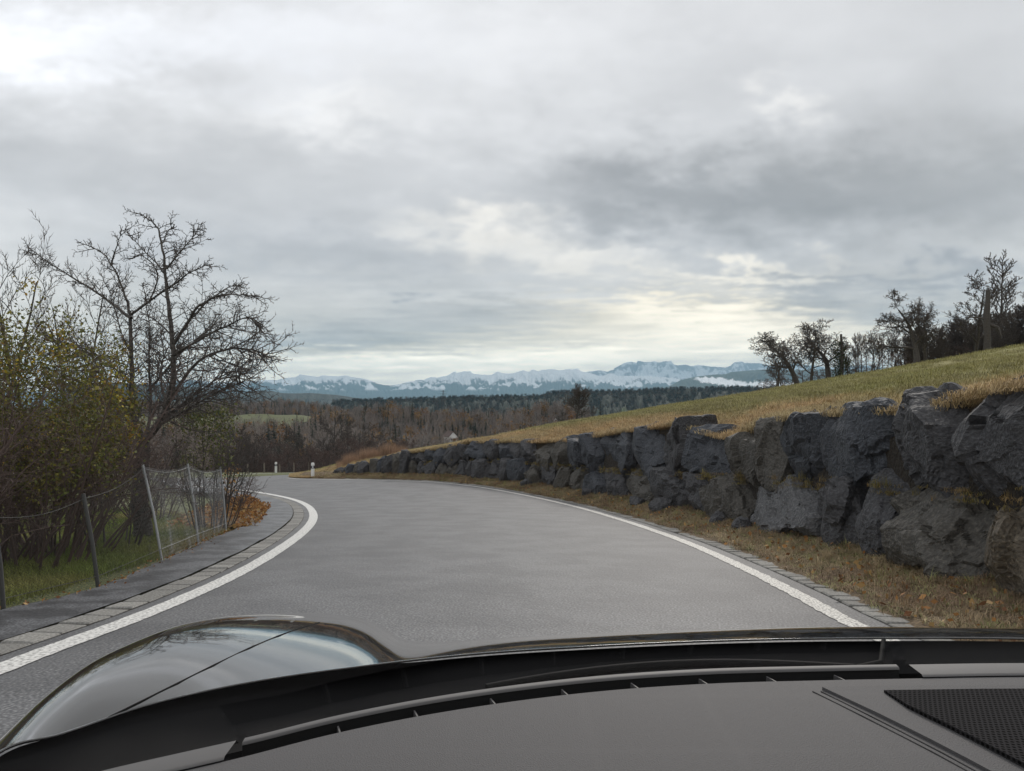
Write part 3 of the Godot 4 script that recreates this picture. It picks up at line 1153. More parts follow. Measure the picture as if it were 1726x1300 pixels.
# [wood mesh, twig mesh] of a tree 1 m of trunk long times size
func tree_shape(kind: String, o: Dictionary, size: float, rad: float, sd: int, lean := Vector3.ZERO) -> Array:
	var key := "%s%d" % [kind, sd]
	if not shapes.has(key):
		var r := RandomNumberGenerator.new()
		r.seed = sd
		var w := MB.new()
		var t := MB.new()
		limb(w, t, r, Vector3(0, -0.15, 0), (Vector3.UP + lean).normalized(), size, rad, 0, o)
		shapes[key] = [w.mesh(), t.mesh()]
	return shapes[key]


func plant_tree(called: String, label: String, group: String, shape: Array, at: Vector3, scale: float, turn: float, wood: Material, twig: Material, squash := 1.0) -> Node3D:
	var t := thing(called, label, "tree", at, group)
	t.rotation.y = turn
	t.scale = Vector3(scale * squash, scale, scale * squash)
	part(t, "trunk", shape[0], wood)
	part(t, "crown", shape[1], twig)
	return t


# leaves scattered round points: small folded blades, each with its own tint
func leaves(mb: MB, r: RandomNumberGenerator, at: Vector3, spread: Vector3, count: int, size: float, tints: Array) -> void:
	for k in count:
		var p := at + Vector3(r.randfn(), r.randfn(), r.randfn()) * spread
		var a := Vector3(r.randfn(), r.randfn() - 0.4, r.randfn()).normalized()
		var b := a.cross(Vector3(r.randfn(), r.randfn(), r.randfn())).normalized()
		var s := size * r.randf_range(0.6, 1.3)
		var c: Color = tints[r.randi() % tints.size()] * r.randf_range(0.7, 1.25)
		var nn := b.cross(a).normalized()
		var k0 := mb.vert(p, nn, c)
		mb.vert(p + a * s * 0.5 + b * s * 0.32, nn, c)
		mb.vert(p + a * s + nn * s * 0.08, nn, c)
		mb.vert(p + a * s * 0.5 - b * s * 0.32, nn, c)
		mb.tri(k0, k0 + 1, k0 + 2)
		mb.tri(k0, k0 + 2, k0 + 3)


# pixel polylines of the big bare tree: [start radius, end radius, [px, py, depth shift] ...]
const LIMBS := [
	[0.19, 0.15, [240, 912, 0], [237, 860, 0], [238, 800, 0], [242, 735, 0]],
	[0.12, 0.055, [240, 742, 0], [226, 700, 0.1], [222, 640, 0.2], [221, 580, 0.2], [219, 522, 0.3]],
	[0.045, 0.012, [219, 524, 0.3], [207, 480, 0.4], [188, 435, 0.5], [165, 408, 0.6], [130, 393, 0.7]],
	[0.028, 0.009, [188, 436, 0.5], [196, 400, 0.3], [205, 372, 0.2]],
	[0.045, 0.010, [220, 525, 0.3], [262, 492, 0.0], [300, 465, -0.3], [340, 442, -0.5], [366, 434, -0.7]],
	[0.050, 0.012, [221, 532, 0.2], [172, 492, 0.6], [122, 458, 0.9], [78, 428, 1.2], [48, 402, 1.4]],
	[0.030, 0.008, [252, 500, 0.0], [266, 452, 0.1], [240, 418, 0.2], [224, 424, 0.2]],
	[0.035, 0.010, [222, 600, 0.2], [205, 560, 0.6], [190, 505, 0.8], [180, 470, 0.9]],
	[0.13, 0.080, [244, 745, 0], [272, 705, -0.1], [291, 645, -0.2], [292, 585, -0.2]],
	[0.075, 0.016, [292, 588, -0.2], [285, 525, -0.2], [279, 452, -0.1], [271, 392, 0.0], [263, 364, 0.1], [236, 342, 0.2]],
	[0.030, 0.008, [281, 442, -0.1], [308, 408, -0.3], [330, 386, -0.4], [348, 362, -0.5]],
	[0.026, 0.008, [278, 452, -0.1], [250, 418, 0.2], [215, 378, 0.5]],
	[0.022, 0.007, [272, 398, 0.0], [286, 372, 0.1], [294, 368, 0.1]],
	[0.055, 0.010, [292, 580, -0.2], [325, 532, -0.5], [345, 508, -0.7], [385, 490, -0.9], [432, 490, -1.1], [456, 492, -1.2]],
	[0.040, 0.008, [322, 536, -0.5], [362, 500, -0.2], [404, 474, 0.0], [416, 470, 0.1]],
	[0.050, 0.009, [291, 600, -0.2], [340, 572, -0.8], [392, 548, -1.2], [440, 530, -1.5], [460, 546, -1.6]],
	[0.060, 0.010, [282, 680, -0.2], [340, 610, -0.6], [400, 588, -0.9], [448, 590, -1.1], [474, 598, -1.2]],
	[0.035, 0.008, [291, 562, -0.2], [262, 536, 0.1], [238, 522, 0.3]],
	[0.045, 0.009, [284, 690, -0.1], [272, 640, 0.4], [278, 596, 0.6], [300, 560, 0.9]],
	[0.055, 0.010, [276, 705, 0], [332, 668, 0.3], [386, 634, 0.6], [425, 622, 0.8]],
	[0.050, 0.010, [262, 720, 0], [320, 690, -0.6], [380, 660, -1.0], [430, 645, -1.3]],
	[0.055, 0.010, [236, 735, 0], [196, 690, 0.2], [150, 662, 0.3], [98, 645, 0.4]],
	[0.050, 0.010, [230, 700, 0.1], [182, 645, -0.3], [132, 598, -0.6], [92, 578, -0.8]],
	[0.040, 0.009, [225, 650, 0.2], [180, 610, 0.7], [140, 585, 1.0], [70, 570, 1.3]],
	[0.060, 0.012, [246, 740, 0], [254, 680, 0.5], [250, 610, 0.8], [252, 550, 1.0], [240, 470, 1.2]],
	[0.050, 0.010, [250, 660, 0.6], [300, 600, 1.0], [340, 570, 1.3], [372, 545, 1.5]],
]


func big_tree() -> void:
	var g := hit(240, 908, -0.07)
	var t := thing("bare_fruit_tree", "big leafless fruit tree with spreading crown behind the fence", "tree", Vector3(g.x, meadow_y(g.x, g.y), -g.y))
	var wood := MB.new()
	var twigs := MB.new()
	var r := RandomNumberGenerator.new()
	r.seed = 21
	var o := {"levels": 3, "kids": [0, 7, 4], "gnarl": 0.11, "up": 0.12, "open": 0.9, "ratio": 0.42, "seg": 6, "thin": 0.7, "least": 0.0055, "wood": -1, "near": true}
	for l in LIMBS.size():
		var a: Array = LIMBS[l]
		var pts := PackedVector3Array()
		for k in range(2, a.size()):
			var lx: float = a[k][0]
			var ly: float = a[k][1]
			if lx > 290.0:
				lx = 290.0 + (lx - 290.0) * 0.86
			if ly < 600.0:
				ly = 600.0 - (600.0 - ly) * 0.93
			pts.append(spot(lx, ly, g.y + a[k][2]) - t.position)
		# smooth and roughen
		var fine := PackedVector3Array()
		var rads := PackedFloat32Array()
		var n := (pts.size() - 1) * 4
		for k in n + 1:
			var f := float(k) / n * (pts.size() - 1)
			var i := mini(int(f), pts.size() - 2)
			var p := pts[i].cubic_interpolate(pts[i + 1], pts[maxi(i - 1, 0)], pts[mini(i + 2, pts.size() - 1)], f - i)
			var rad := lerpf(a[0], a[1] * 0.8, pow(float(k) / n, 0.7)) * (1.0 if l == 0 else 0.62)
			fine.append(p + Vector3(r.randfn(), r.randfn(), r.randfn()) * (0.006 + rad * 0.06) * (0.0 if k == 0 else 1.0))
			rads.append(rad * r.randf_range(0.9, 1.12))
		wood.tube(fine, rads, 8)
		if l == 0:
			continue
		var total := 0.0
		for k in fine.size() - 1:
			total += fine[k].distance_to(fine[k + 1])
		var kids := int(total / 0.08)
		for k in kids:
			var f := 0.12 + 0.88 * (k + r.randf()) / kids
			var i := mini(int(f * n), n - 1)
			var q := fine[i].lerp(fine[i + 1], f * n - i)
			var dir := (fine[i + 1] - fine[i]).normalized()
			var side := dir.cross(Vector3(r.randfn(), r.randfn(), r.randfn())).normalized()
			var out := Vector3(q.x, 0, q.z).normalized()
			var nd := (dir * 0.55 + side * 0.75 + out * 0.25).normalized()
			var low := smoothstep(4.6, 2.4, q.y)
			var long := r.randf_range(0.2, 0.95) * (1.15 - 0.6 * f) * lerpf(0.62, 1.0, low) + low * 0.35
			if r.randf() < 0.35 and low < 0.3:
				long *= 0.4
			limb(twigs, twigs, r, q, nd, long, lerpf(0.0085, 0.012, low) * r.randf_range(0.8, 1.25), 1 if long > 0.22 else 2, o)
		# short spurs
		for k in int(total / 0.06):
			var i := r.randi() % n
			var q := fine[i].lerp(fine[i + 1], r.randf())
			var nd := Vector3(r.randfn(), r.randfn() + 0.3, r.randfn()).normalized()
			var e := q + nd * r.randf_range(0.04, 0.12)
			twigs.tube(PackedVector3Array([q, e, e + Vector3(r.randfn(), r.randfn(), r.randfn()) * 0.012]), PackedFloat32Array([0.0075, 0.006, 0.008]), 3)
	part(t, "trunk", wood.mesh(), M.bark)
	part(t, "crown", twigs.mesh(), M.twig)


const OLIVE := [Color(0.115, 0.13, 0.038), Color(0.155, 0.16, 0.042), Color(0.095, 0.09, 0.036), Color(0.21, 0.185, 0.04), Color(0.13, 0.095, 0.045)]
const YELLOW := [Color(0.38, 0.29, 0.035), Color(0.28, 0.26, 0.04), Color(0.33, 0.20, 0.04)]
const DULL := [Color(0.10, 0.12, 0.04), Color(0.14, 0.16, 0.05), Color(0.075, 0.08, 0.035), Color(0.18, 0.17, 0.06)]
const RUST := [Color(0.30, 0.145, 0.05), Color(0.42, 0.22, 0.08), Color(0.20, 0.095, 0.045), Color(0.45, 0.29, 0.12)]


# a shrub of many arching stems; clumps are [px, py, depth, spread, leaves, tints]
func shrub(called: String, label: String, foot: Vector2, high: float, wide: float, stems: int, sd: int, twig: Material, clumps: Array, leaf: float, o: Dictionary, tip := Vector3.ZERO) -> void:
	var t := thing(called, label, "shrub", Vector3(foot.x, meadow_y(foot.x, foot.y), -foot.y))
	var r := RandomNumberGenerator.new()
	r.seed = sd
	var w := MB.new()
	var tw := MB.new()
	for k in stems:
		var a := r.randf() * TAU
		var f := Vector3(cos(a), 0, sin(a)) * sqrt(r.randf())
		var dir := (Vector3.UP * 1.1 + f * wide / high * 0.9 + tip).normalized()
		limb(w, tw, r, f * wide * 0.35, dir, high * r.randf_range(0.55, 1.0), r.randf_range(0.012, 0.022), 0, o)
	part(t, "stems", w.mesh(), twig)
	part(t, "twigs", tw.mesh(), twig)
	if clumps.size():
		var mb := MB.new()
		mb.colored = true
		for c in clumps:
			if c[0] is Vector3:
				leaves(mb, r, c[0] - t.position, Vector3.ONE * c[1], c[2], leaf, c[3])
			else:
				leaves(mb, r, spot(c[0], c[1], c[2]) - t.position, Vector3.ONE * c[3], c[4], leaf, c[5])
		part(t, "foliage", mb.mesh(), M.leaf)


func left_plants() -> void:
	big_tree()
	var bushy := {"levels": 3, "kids": [7, 5, 4], "gnarl": 0.16, "up": 0.1, "open": 0.75, "ratio": 0.42, "seg": 6, "thin": 0.6, "least": 0.003, "near": true}
	var arching := {"levels": 3, "kids": [9, 7, 4], "first": 0.45, "gnarl": 0.16, "up": -0.35, "open": 0.7, "ratio": 0.40, "seg": 7, "thin": 0.6, "least": 0.003, "near": true}
	var r := RandomNumberGenerator.new()
	r.seed = 8
	# tall leafy shrub
	var cl := []
	for k in 430:
		var px := r.randf_range(-120, 205)
		var top := 500.0 + 0.0022 * maxf(0.0, px - 20.0) * maxf(0.0, px - 20.0) + 90.0 * r.randf()
		var py := r.randf_range(top, 840.0)
		var tint: Array = OLIVE if r.randf() < 0.96 else YELLOW
		cl.append([px, py, r.randf_range(9.4, 11.6), 0.13, 52, tint])
	for c in [[55, 485, 10.0], [45, 478, 10.0], [100, 565, 10.0], [115, 575, 10.0], [70, 600, 9.8], [90, 600, 9.8], [105, 600, 9.8]]:
		cl.append([c[0], c[1], c[2], 0.07, 26, YELLOW])
	shrub("leafy_shrub", "tall shrub with olive and yellow leaves behind the fence", hit(20, 950), 3.2, 2.4, 38, 31, M.twig_brown, cl, 0.046, bushy)
	cl = []
	for k in 46:
		cl.append([r.randf_range(138, 235), r.randf_range(655, 750), r.randf_range(11.0, 12.4), 0.09, 22, OLIVE])
	for c in [[165, 665], [185, 660], [200, 668], [178, 672], [195, 705], [205, 715], [215, 730], [228, 722], [188, 712], [222, 738]]:
		cl.append([c[0], c[1], 11.5, 0.09, 34, YELLOW])
	shrub("yellow_shrub", "shrub with bright yellow leaves in front of the big bare tree", hit(195, 915), 2.1, 1.5, 12, 33, M.twig, cl, 0.058, bushy)
	# brown tangles hanging over the fence
	shrub("bare_shrub", "dense reddish-brown leafless shrub leaning over the sagging fence", hit(105, 925), 2.25, 2.1, 58, 35, M.twig_brown, [], 0.05, arching)
	shrub("bare_shrub", "dark leafless tangle of twigs by the leaning fence post", hit(-40, 945), 2.2, 2.2, 50, 36, M.twig_brown, [], 0.05, arching)
	shrub("bare_shrub", "leafless shrub standing beneath the big bare tree", hit(262, 872), 1.9, 1.6, 24, 37, M.twig_brown, [], 0.05, bushy)
	# green shrub at the end of the fence
	cl = []
	for k in 90:
		var f := r.randf()
		cl.append([r.randf_range(305, 392), lerpf(690, 800, f * f) + r.randf_range(-5, 12), r.randf_range(14.6, 16.4), 0.12, 26, DULL])
	shrub("green_shrub", "shrub with dull green leaves at the end of the fence", hit(352, 892), 2.3, 1.2, 22, 38, M.twig, cl, 0.058, bushy)
	cl = []
	for k in 16:
		cl.append([r.randf_range(380, 398), r.randf_range(790, 850), r.randf_range(15.8, 17.0), 0.10, 16, RUST])
	shrub("rusty_shrub", "small shrub with rust-red leaves beside the mound", hit(386, 876), 1.1, 0.6, 16, 39, M.twig_brown, cl, 0.06, bushy)
	# more of the thicket further along the fence and behind
	for a in [[-330, 1010, 2.6, "dense leafless hedge shrub behind the fence, beside the near end of the sidewalk"], [-900, 1150, 2.9, "overgrown shrub behind the fence, level with the car"], [60, 876, 3.0, "dark leafless shrub filling the gap behind the leafy shrub"], [150, 858, 2.8, "dark leafless shrub between the leafy shrub and the big bare tree"], [-60, 880, 3.0, "dark leafless shrub at the back of the thicket"]]:
		var cc := []
		var fp := hit(a[0], a[1])
		for k in 60:
			var q := Vector3(fp.x + r.randfn() * 0.7, meadow_y(fp.x, fp.y) + r.randf_range(0.9, float(a[2])), -fp.y + r.randfn() * 0.6)
			cc.append([q, 0.14, 22, OLIVE])
		shrub("thicket_shrub", a[3], fp, a[2], 2.2, 34, 300 + int(a[1]), M.twig_brown, cc, 0.06, bushy)
	# slender ash trees behind
	var a1 := tree_shape("ash", ASH, 6.2, 0.075, 51)
	var a2 := tree_shape("ash", ASH, 6.0, 0.065, 52)
	var sp := [[52, 22.0, 382], [158, 24.0, 420], [-15, 21.0, 400], [105, 27.0, 450], [-70, 24.0, 390]]
	for k in sp.size():
		var d: float = sp[k][1]
		var x: float = (sp[k][0] - 863.0) / FOC * d
		var y := meadow_y(x, d)
		var high: float = (EYE.y + ray(sp[k][0], sp[k][2]).y * d) - y
		plant_tree("ash_tree", "slender leafless ash tree with upright twigs behind the leafy shrub", "slender trees behind the shrubs", a1 if k % 2 == 0 else a2, Vector3(x, y, -d), high / 7.0, k * 1.3, M.bark, M.twig)


# ------------------------------------------------------------------ trees on the hill
func hill_spot(px: float, dist: float) -> Vector3:
	var x := (px - 863.0) / FOC * dist
	return Vector3(x, hill_y(x, dist), -dist)


func hill_trees() -> void:
	var wild := []
	for k in 4:
		wild.append(tree_shape("wild", WILD, 7.0, 0.17, 60 + k))
	var fruit := []
	for k in 3:
		fruit.append(tree_shape("fruit", FRUIT, 5.4, 0.26, 70 + k, Vector3(0.12 * (k - 1), 0, 0.1)))
	var tall := []
	for k in 3:
		tall.append(tree_shape("tall", TALL, 9.0, 0.13, 80 + k))
	# [px, top py, distance, shapes, which, squash, name, label]
	var list := [
		[1312, 578, 68.0, wild, 0, 1.4, "bare_tree", "light twiggy bare tree at the low end of the hilltop row"],
		[1345, 556, 70.0, fruit, 0, 1.25, "bare_tree", "leaning bare fruit tree near the low end of the hilltop row"],
		[1368, 540, 72.0, wild, 1, 1.3, "bare_tree", "bare tree with dense twigs next to the leaning fruit tree"],
		[1398, 534, 71.0, fruit, 1, 1.2, "bare_tree", "tall bare tree standing beside the ivy-clad trunk"],
		[1430, 572, 74.0, wild, 3, 1.2, "bare_tree", "small bare tree between the ivy-clad trunk and the row of thin trunks"],
		[1545, 482, 66.0, fruit, 2, 1.2, "old_fruit_tree", "big gnarled old fruit tree on the hilltop"],
		[1562, 500, 68.0, fruit, 1, 0.8, "old_fruit_tree", "second gnarled fruit tree touching the big old one"],
		[1645, 458, 70.0, wild, 2, 1.25, "bare_tree", "tall airy bare tree just behind the broken trunk"],
		[1694, 420, 74.0, tall, 0, 1.2, "birch_tree", "tall slender leafless birch above the broken trunk"],
		[1735, 428, 62.0, fruit, 0, 0.95, "bare_tree", "dark gnarled tree next to the slender birch"],
	]
	for a in list:
		var p := hill_spot(a[0], a[2])
		var high: float = EYE.y + ray(a[0], a[1]).y * a[2] - p.y
		var sh: Array = a[3][a[4]]
		var tallness: float = maxf(sh[1].get_aabb().end.y, sh[0].get_aabb().end.y)
		plant_tree(a[6], a[7], "bare trees on the hilltop", sh, p, high / tallness, float(a[0]) * 0.7, M.bark, M.twig, a[5])
	var r := RandomNumberGenerator.new()
	r.seed = 12
	# the row of thin trunks with high crowns
	for k in 17:
		var px := 1440.0 + k * 7.0 + r.randf_range(-2, 2)
		var d := r.randf_range(74.0, 80.0)
		var p := hill_spot(px, d)
		var top := 566.0 - (px - 1440.0) * 0.12 + r.randf_range(-6, 8)
		var sh: Array = tall[k % 3]
		var high := EYE.y + ray(px, top).y * d - p.y
		plant_tree("thin_tree", "thin straight leafless tree in the close row on the hilltop", "close row of thin trees", sh, p, high / sh[1].get_aabb().end.y, r.randf() * 6.0, M.bark, M.twig, 0.95)
	# the wood behind
	var thick := []
	for k in 3:
		thick.append(tree_shape("thick", {"levels": 3, "kids": [20, 12, 8], "gnarl": 0.12, "up": 0.5, "open": 0.8, "ratio": 0.40, "first": 0.12, "seg": 7, "thin": 0.6, "least": 0.045}, 9.0, 0.16, 95 + k))
	for k in 70:
		var px := 1530.0 + k * 3.9 + r.randf_range(-4, 4)
		var d := r.randf_range(70.0, 82.0)
		var p := hill_spot(px, d)
		var top := 556.0 - (px - 1555.0) * 0.20 + r.randf_range(-14, 14)
		var sh: Array = thick[k % 3]
		var high := EYE.y + ray(px, top).y * d - p.y
		plant_tree("wood_tree", "leafless tree in the dark wood behind the broken trunk", "wood on the hilltop", sh, p, high / maxf(sh[1].get_aabb().end.y, 1.0), r.randf() * 6.0, M.bark, M.twig, 1.0)
	# undergrowth at the foot of the row
	var us := tree_shape("under", {"levels": 3, "kids": [9, 7, 5], "gnarl": 0.2, "up": 0.2, "open": 0.9, "ratio": 0.6, "first": 0.02, "seg": 5, "thin": 0.6, "least": 0.012}, 1.6, 0.05, 91)
	for k in 26:
		var px := 1285.0 + k * 18.0 + r.randf_range(-8, 8)
		var d := r.randf_range(72.0, 80.0)
		var t := thing("hill_bush", "low bare bush at the foot of the hilltop trees", "bush", hill_spot(px, d), "bushes under the hilltop trees")
		t.rotation.y = r.randf() * 6.0
		t.scale = Vector3(1.6, 1.0, 1.6) * r.randf_range(0.7, 1.3)
		part(t, "stems", us[0], M.twig)
		part(t, "twigs", us[1], M.twig_brown)
	# broken trunk
	var s := thing("broken_trunk", "dark broken-off tree trunk with jagged top on the hilltop", "tree stump", hill_spot(1664, 66.0))
	var mb := MB.new()
	mb.tube(PackedVector3Array([Vector3(0, -0.2, 0), Vector3(0.05, 1.6, 0), Vector3(-0.05, 3.2, 0), Vector3(0.1, 4.6, 0), Vector3(0.12, 5.5, 0)]), PackedFloat32Array([0.34, 0.26, 0.29, 0.2, 0.2]), 9)
	mb.tube(PackedVector3Array([Vector3(0.1, 2.6, 0), Vector3(0.8, 2.3, 0.2), Vector3(1.1, 1.4, 0.3)]), PackedFloat32Array([0.2, 0.15, 0.06]), 6)
	mb.tube(PackedVector3Array([Vector3(-0.05, 3.0, 0), Vector3(-0.9, 3.2, 0), Vector3(-1.9, 3.15, 0)]), PackedFloat32Array([0.12, 0.07, 0.03]), 5)
	part(s, "trunk", mb.mesh(), M.bark)
	var sp := MB.new()
	for k in 4:
		sp.tube(PackedVector3Array([Vector3(0.05 + 0.05 * k, 5.3, 0.05 * (k % 2)), Vector3(0.0 + 0.07 * k, 5.7 + 0.12 * (k % 3), 0)]), PackedFloat32Array([0.06, 0.01]), 4)
	part(s, "splinters", sp.mesh(), M.bark)
	# ivy on a trunk
	var iv := thing("ivy_trunk", "trunk wrapped in dark green ivy in the hilltop row", "tree", hill_spot(1418, 70.0))
	mb = MB.new()
	mb.tube(PackedVector3Array([Vector3(0, -0.2, 0), Vector3(0.1, 2, 0), Vector3(0, 4, 0)]), PackedFloat32Array([0.2, 0.16, 0.1]), 7)
	part(iv, "trunk", mb.mesh(), M.bark)
	mb = MB.new()
	mb.colored = true
	for k in 60:
		leaves(mb, r, Vector3(r.randf_range(-0.6, 0.6), r.randf_range(0.1, 3.6), r.randf_range(-0.4, 0.4)), Vector3.ONE * 0.22, 22, 0.16, [Color(0.03, 0.04, 0.018), Color(0.045, 0.06, 0.022)])
	part(iv, "foliage", mb.mesh(), M.leaf)


# ------------------------------------------------------------------ woods in the valley
func cone_tree(sd: int) -> ArrayMesh:
	var r := RandomNumberGenerator.new()
	r.seed = sd
	var mb := MB.new()
	mb.tube(PackedVector3Array([Vector3(0, -1, 0), Vector3(0, 14, 0)]), PackedFloat32Array([0.25, 0.05]), 4)
	for k in 150:
		var f := pow(r.randf(), 0.75)
		var y := lerpf(1.5, 14.6, f)
		var rad := lerpf(2.7, 0.15, f) * r.randf_range(0.6, 1.1)
		var a := r.randf() * TAU
		var d := Vector3(cos(a), 0, sin(a))
		var s := d.cross(Vector3.UP)
		var w := 0.55 * (1.1 - f) + 0.1
		var p := Vector3(0, y, 0)
		var e := p + d * rad - Vector3(0, rad * 0.35, 0)
		var m := p + d * rad * 0.6 - Vector3(0, rad * 0.1, 0)
		mb.quad(p, m + s * w, e, m - s * w)
	return mb.mesh()


func leafy_far(sd: int) -> ArrayMesh:
	var r := RandomNumberGenerator.new()
	r.seed = sd
	var mb := MB.new()
	mb.tube(PackedVector3Array([Vector3(0, -1, 0), Vector3(0.2, 5, 0), Vector3(0, 11, 0)]), PackedFloat32Array([0.25, 0.18, 0.05]), 4)
	for k in 34:
		var p := Vector3(r.randfn() * 1.7, 8.6 + r.randfn() * 2.3, r.randfn() * 1.7)
		for j in 9:
			var q := p + Vector3(r.randfn(), r.randfn(), r.randfn()) * 0.55
			var a := Vector3(r.randfn(), r.randfn(), r.randfn()).normalized() * r.randf_range(0.25, 0.5)
			var b := a.cross(Vector3(r.randfn(), r.randfn(), r.randfn()).normalized())
			mb.quad(q - a, q + b, q + a, q - b)
	return mb.mesh()


func valley_woods() -> void:
	var bare := []
	for k in 4:
		var w := MB.new()
		var r0 := RandomNumberGenerator.new()
		r0.seed = 400 + k
		var o := FAR_BARE.duplicate()
		o.kids = [17, 10]
		limb(w, w, r0, Vector3(0, -1, 0), Vector3.UP, 13.0, 0.22, 0, o)
		bare.append(w.mesh())
	var cones := [cone_tree(1), cone_tree(2)]
	var leafy := [leafy_far(1), leafy_far(2)]
	var r := RandomNumberGenerator.new()
	r.seed = 77
	var at := [[], [], [], [], [], [], [], []]
	var tint := []
	for k in 8:
		tint.append(PackedColorArray())
	for k in 11500:
		var f := float(k) / 11500.0
		var d := sqrt(lerpf(125.0 * 125.0, 860.0 * 860.0, f)) + r.randf_range(-8, 8)
		if k > 8600:
			d = r.randf_range(1120.0, 1560.0)
		var tx := r.randf_range(-0.62, 0.10)
		if k > 8600:
			tx = r.randf_range(-0.50, -0.12)
		if d > 500.0 and d < 1000.0 and tx < -0.255 + 0.02 * nz.get_noise_1d(d):
			continue
		# the wood stays below the picture's tree line on this side
		var px := 863.0 + tx * FOC
		if d < 500.0 and d > 440.0 and tx < -0.26:
			continue
		var x := tx * d
		var y := valley_y(x, d)
		var n := nz.get_noise_2d(x * 1.4, d * 1.4)
		var n2 := nz.get_noise_2d(x * 3.0 + 400.0, d * 3.0)
		var kind := k % 4
		var c := Color(0.20, 0.185, 0.178).lerp(Color(0.245, 0.205, 0.175), clampf(0.5 + n * 1.2, 0.0, 1.0)) * r.randf_range(0.7, 1.3)
		if n2 > 0.32 or r.randf() < 0.03:
			kind = 4 + k % 2
			c = Color(0.020, 0.036, 0.026) * r.randf_range(0.7, 1.3)
		elif (n < -0.24 and r.randf() < 0.34) or r.randf() < 0.03:
			kind = 6 + k % 2
			c = [Color(0.23, 0.125, 0.055), Color(0.20, 0.125, 0.06), Color(0.28, 0.18, 0.08), Color(0.15, 0.10, 0.06)][r.randi() % 4] * r.randf_range(0.7, 1.2)
		var s := r.randf_range(0.8, 1.3) * (1.0 if d > 260.0 else lerpf(0.6, 1.0, (d - 125.0) / 135.0))
		at[kind].append(Transform3D(Basis(Vector3.UP, r.randf() * TAU).scaled(Vector3(s, s * r.randf_range(0.9, 1.15), s)), Vector3(x, y, -d)))
		tint[kind].append(c)
	var meshes := [bare[0], bare[1], bare[2], bare[3], cones[0], cones[1], leafy[0], leafy[1]]
	for k in 8:
		var lab: String = "brown leafless wood filling the valley" if k < 4 else ("patches of dark conifers in the valley wood" if k < 6 else "rust-coloured trees scattered through the valley wood")
		tag(copies(self, numbered("valley_forest"), meshes[k], M.far, at[k], tint[k]), lab, "forest", "", "stuff")
	# tree cover of the dark ridge across the valley
	var far_at := []
	var far_tint := PackedColorArray()
	for k in 9000:
		var px := r.randf_range(560, 1500)
		var t := pow(r.randf(), 1.6)
		var d := 3300.0 - 900.0 * t
		var top := (660.0 - line_at(DARK_RIDGE, px)) * 3300.0 / FOC
		var y := EYE.y + lerpf(top, -210.0, pow(t, 0.85)) - 3.0
		var s := r.randf_range(0.8, 1.35)
		far_at.append(Transform3D(Basis(Vector3.UP, r.randf() * TAU).scaled(Vector3(s * 1.5, s, s * 1.5)), Vector3((px - 863.0) / FOC * d, minf(y, EYE.y + top * d / 3300.0 - 6.0), -d)))
		var c := Color(0.028, 0.040, 0.032)
		if r.randf() < 0.35:
			c = Color(0.075, 0.055, 0.04)
		far_tint.append(c * r.randf_range(0.7, 1.3))
	var soft_at := far_at.slice(0, 5600)
	var soft_tint := far_tint.slice(0, 5600)
	far_at = far_at.slice(5600)
	far_tint = far_tint.slice(5600)
	tag(copies(self, "ridge_woodland", leafy[0], M.far, soft_at, soft_tint), "hazy mixed woodland on the ridge across the valley", "forest", "", "stuff")
	tag(copies(self, "ridge_forest", cones[0], M.far, far_at, far_tint), "dark conifer forest on the ridge across the valley", "forest", "", "stuff")
	# trees that can be told apart
	var wild := []
	for k in 4:
		wild.append(shapes["wild%d" % (60 + k)])
	var solo := [
		[556, 697, 96.0, 0, 1.0, "bare_tree", "bare tree with a straight trunk just beyond the lower road"],
		[430, 728, 92.0, 1, 1.2, "bare_tree", "bare tree behind the white marker post on the lower road"],
		[470, 716, 104.0, 2, 1.1, "bare_tree", "broad bare tree among the dark conifers beyond the lower road"],
		[512, 722, 88.0, 3, 1.0, "bare_tree", "bare tree beside the wooden posts of the lower road"],
		[600, 716, 110.0, 1, 1.1, "bare_tree", "bare tree above the dry brush at the end of the wall"],
		[398, 720, 84.0, 0, 1.2, "bare_tree", "bare tree at the road's vanishing bend"],
		[640, 718, 120.0, 2, 1.0, "bare_tree", "bare tree over the low end of the wall"],
		[972, 645, 135.0, 3, 1.1, "round_tree", "big round-crowned bare tree alone behind the hillside"],
		[945, 690, 150.0, 2, 1.1, "small_tree", "small bare tree next to the big round-crowned tree"],
		[1000, 684, 150.0, 0, 1.1, "small_tree", "small bare tree at the hill edge beyond the round-crowned tree"],
	]
	for a in solo:
		var d: float = a[2]
		var x: float = (a[0] - 863.0) / FOC * d
		var y := valley_y(x, d)
		if a[0] > 900:
			d = 72.0 + 0.05 * (1000.0 - a[0])
			x = (a[0] - 863.0) / FOC * d
			y = hill_y(x, d)
		var high := EYE.y + ray(a[0], a[1]).y * d - y
		var sh: Array = wild[a[3]] if a[5] != "round_tree" else tree_shape("round", {"levels": 3, "kids": [15, 12, 8], "gnarl": 0.12, "up": 0.45, "open": 0.75, "ratio": 0.60, "first": 0.22, "seg": 7, "thin": 0.6, "least": 0.045}, 6.0, 0.2, 140)
		plant_tree(a[5], a[6], "", sh, Vector3(x, y, -d), high / maxf(sh[1].get_aabb().end.y, 1.0), float(a[0]), M.bark, M.twig, a[4])
	# thicket between the road and the wood
	for k in 34:
		var px := 385.0 + k * 9.5 + r.randf_range(-5, 5)
		var d := r.randf_range(78.0, 118.0)
		var x := (px - 863.0) / FOC * d
		var sh: Array = wild[k % 4]
		var top := 748.0 + r.randf_range(-16, 20)
		var y := valley_y(x, d)
		plant_tree("thicket_tree", "young leafless tree in the thicket below the lower road", "thicket below the road", sh, Vector3(x, y, -d), (EYE.y + ray(px, top).y * d - y) / sh[1].get_aabb().end.y, r.randf() * 6.0, M.bark, M.twig_brown, 1.3)
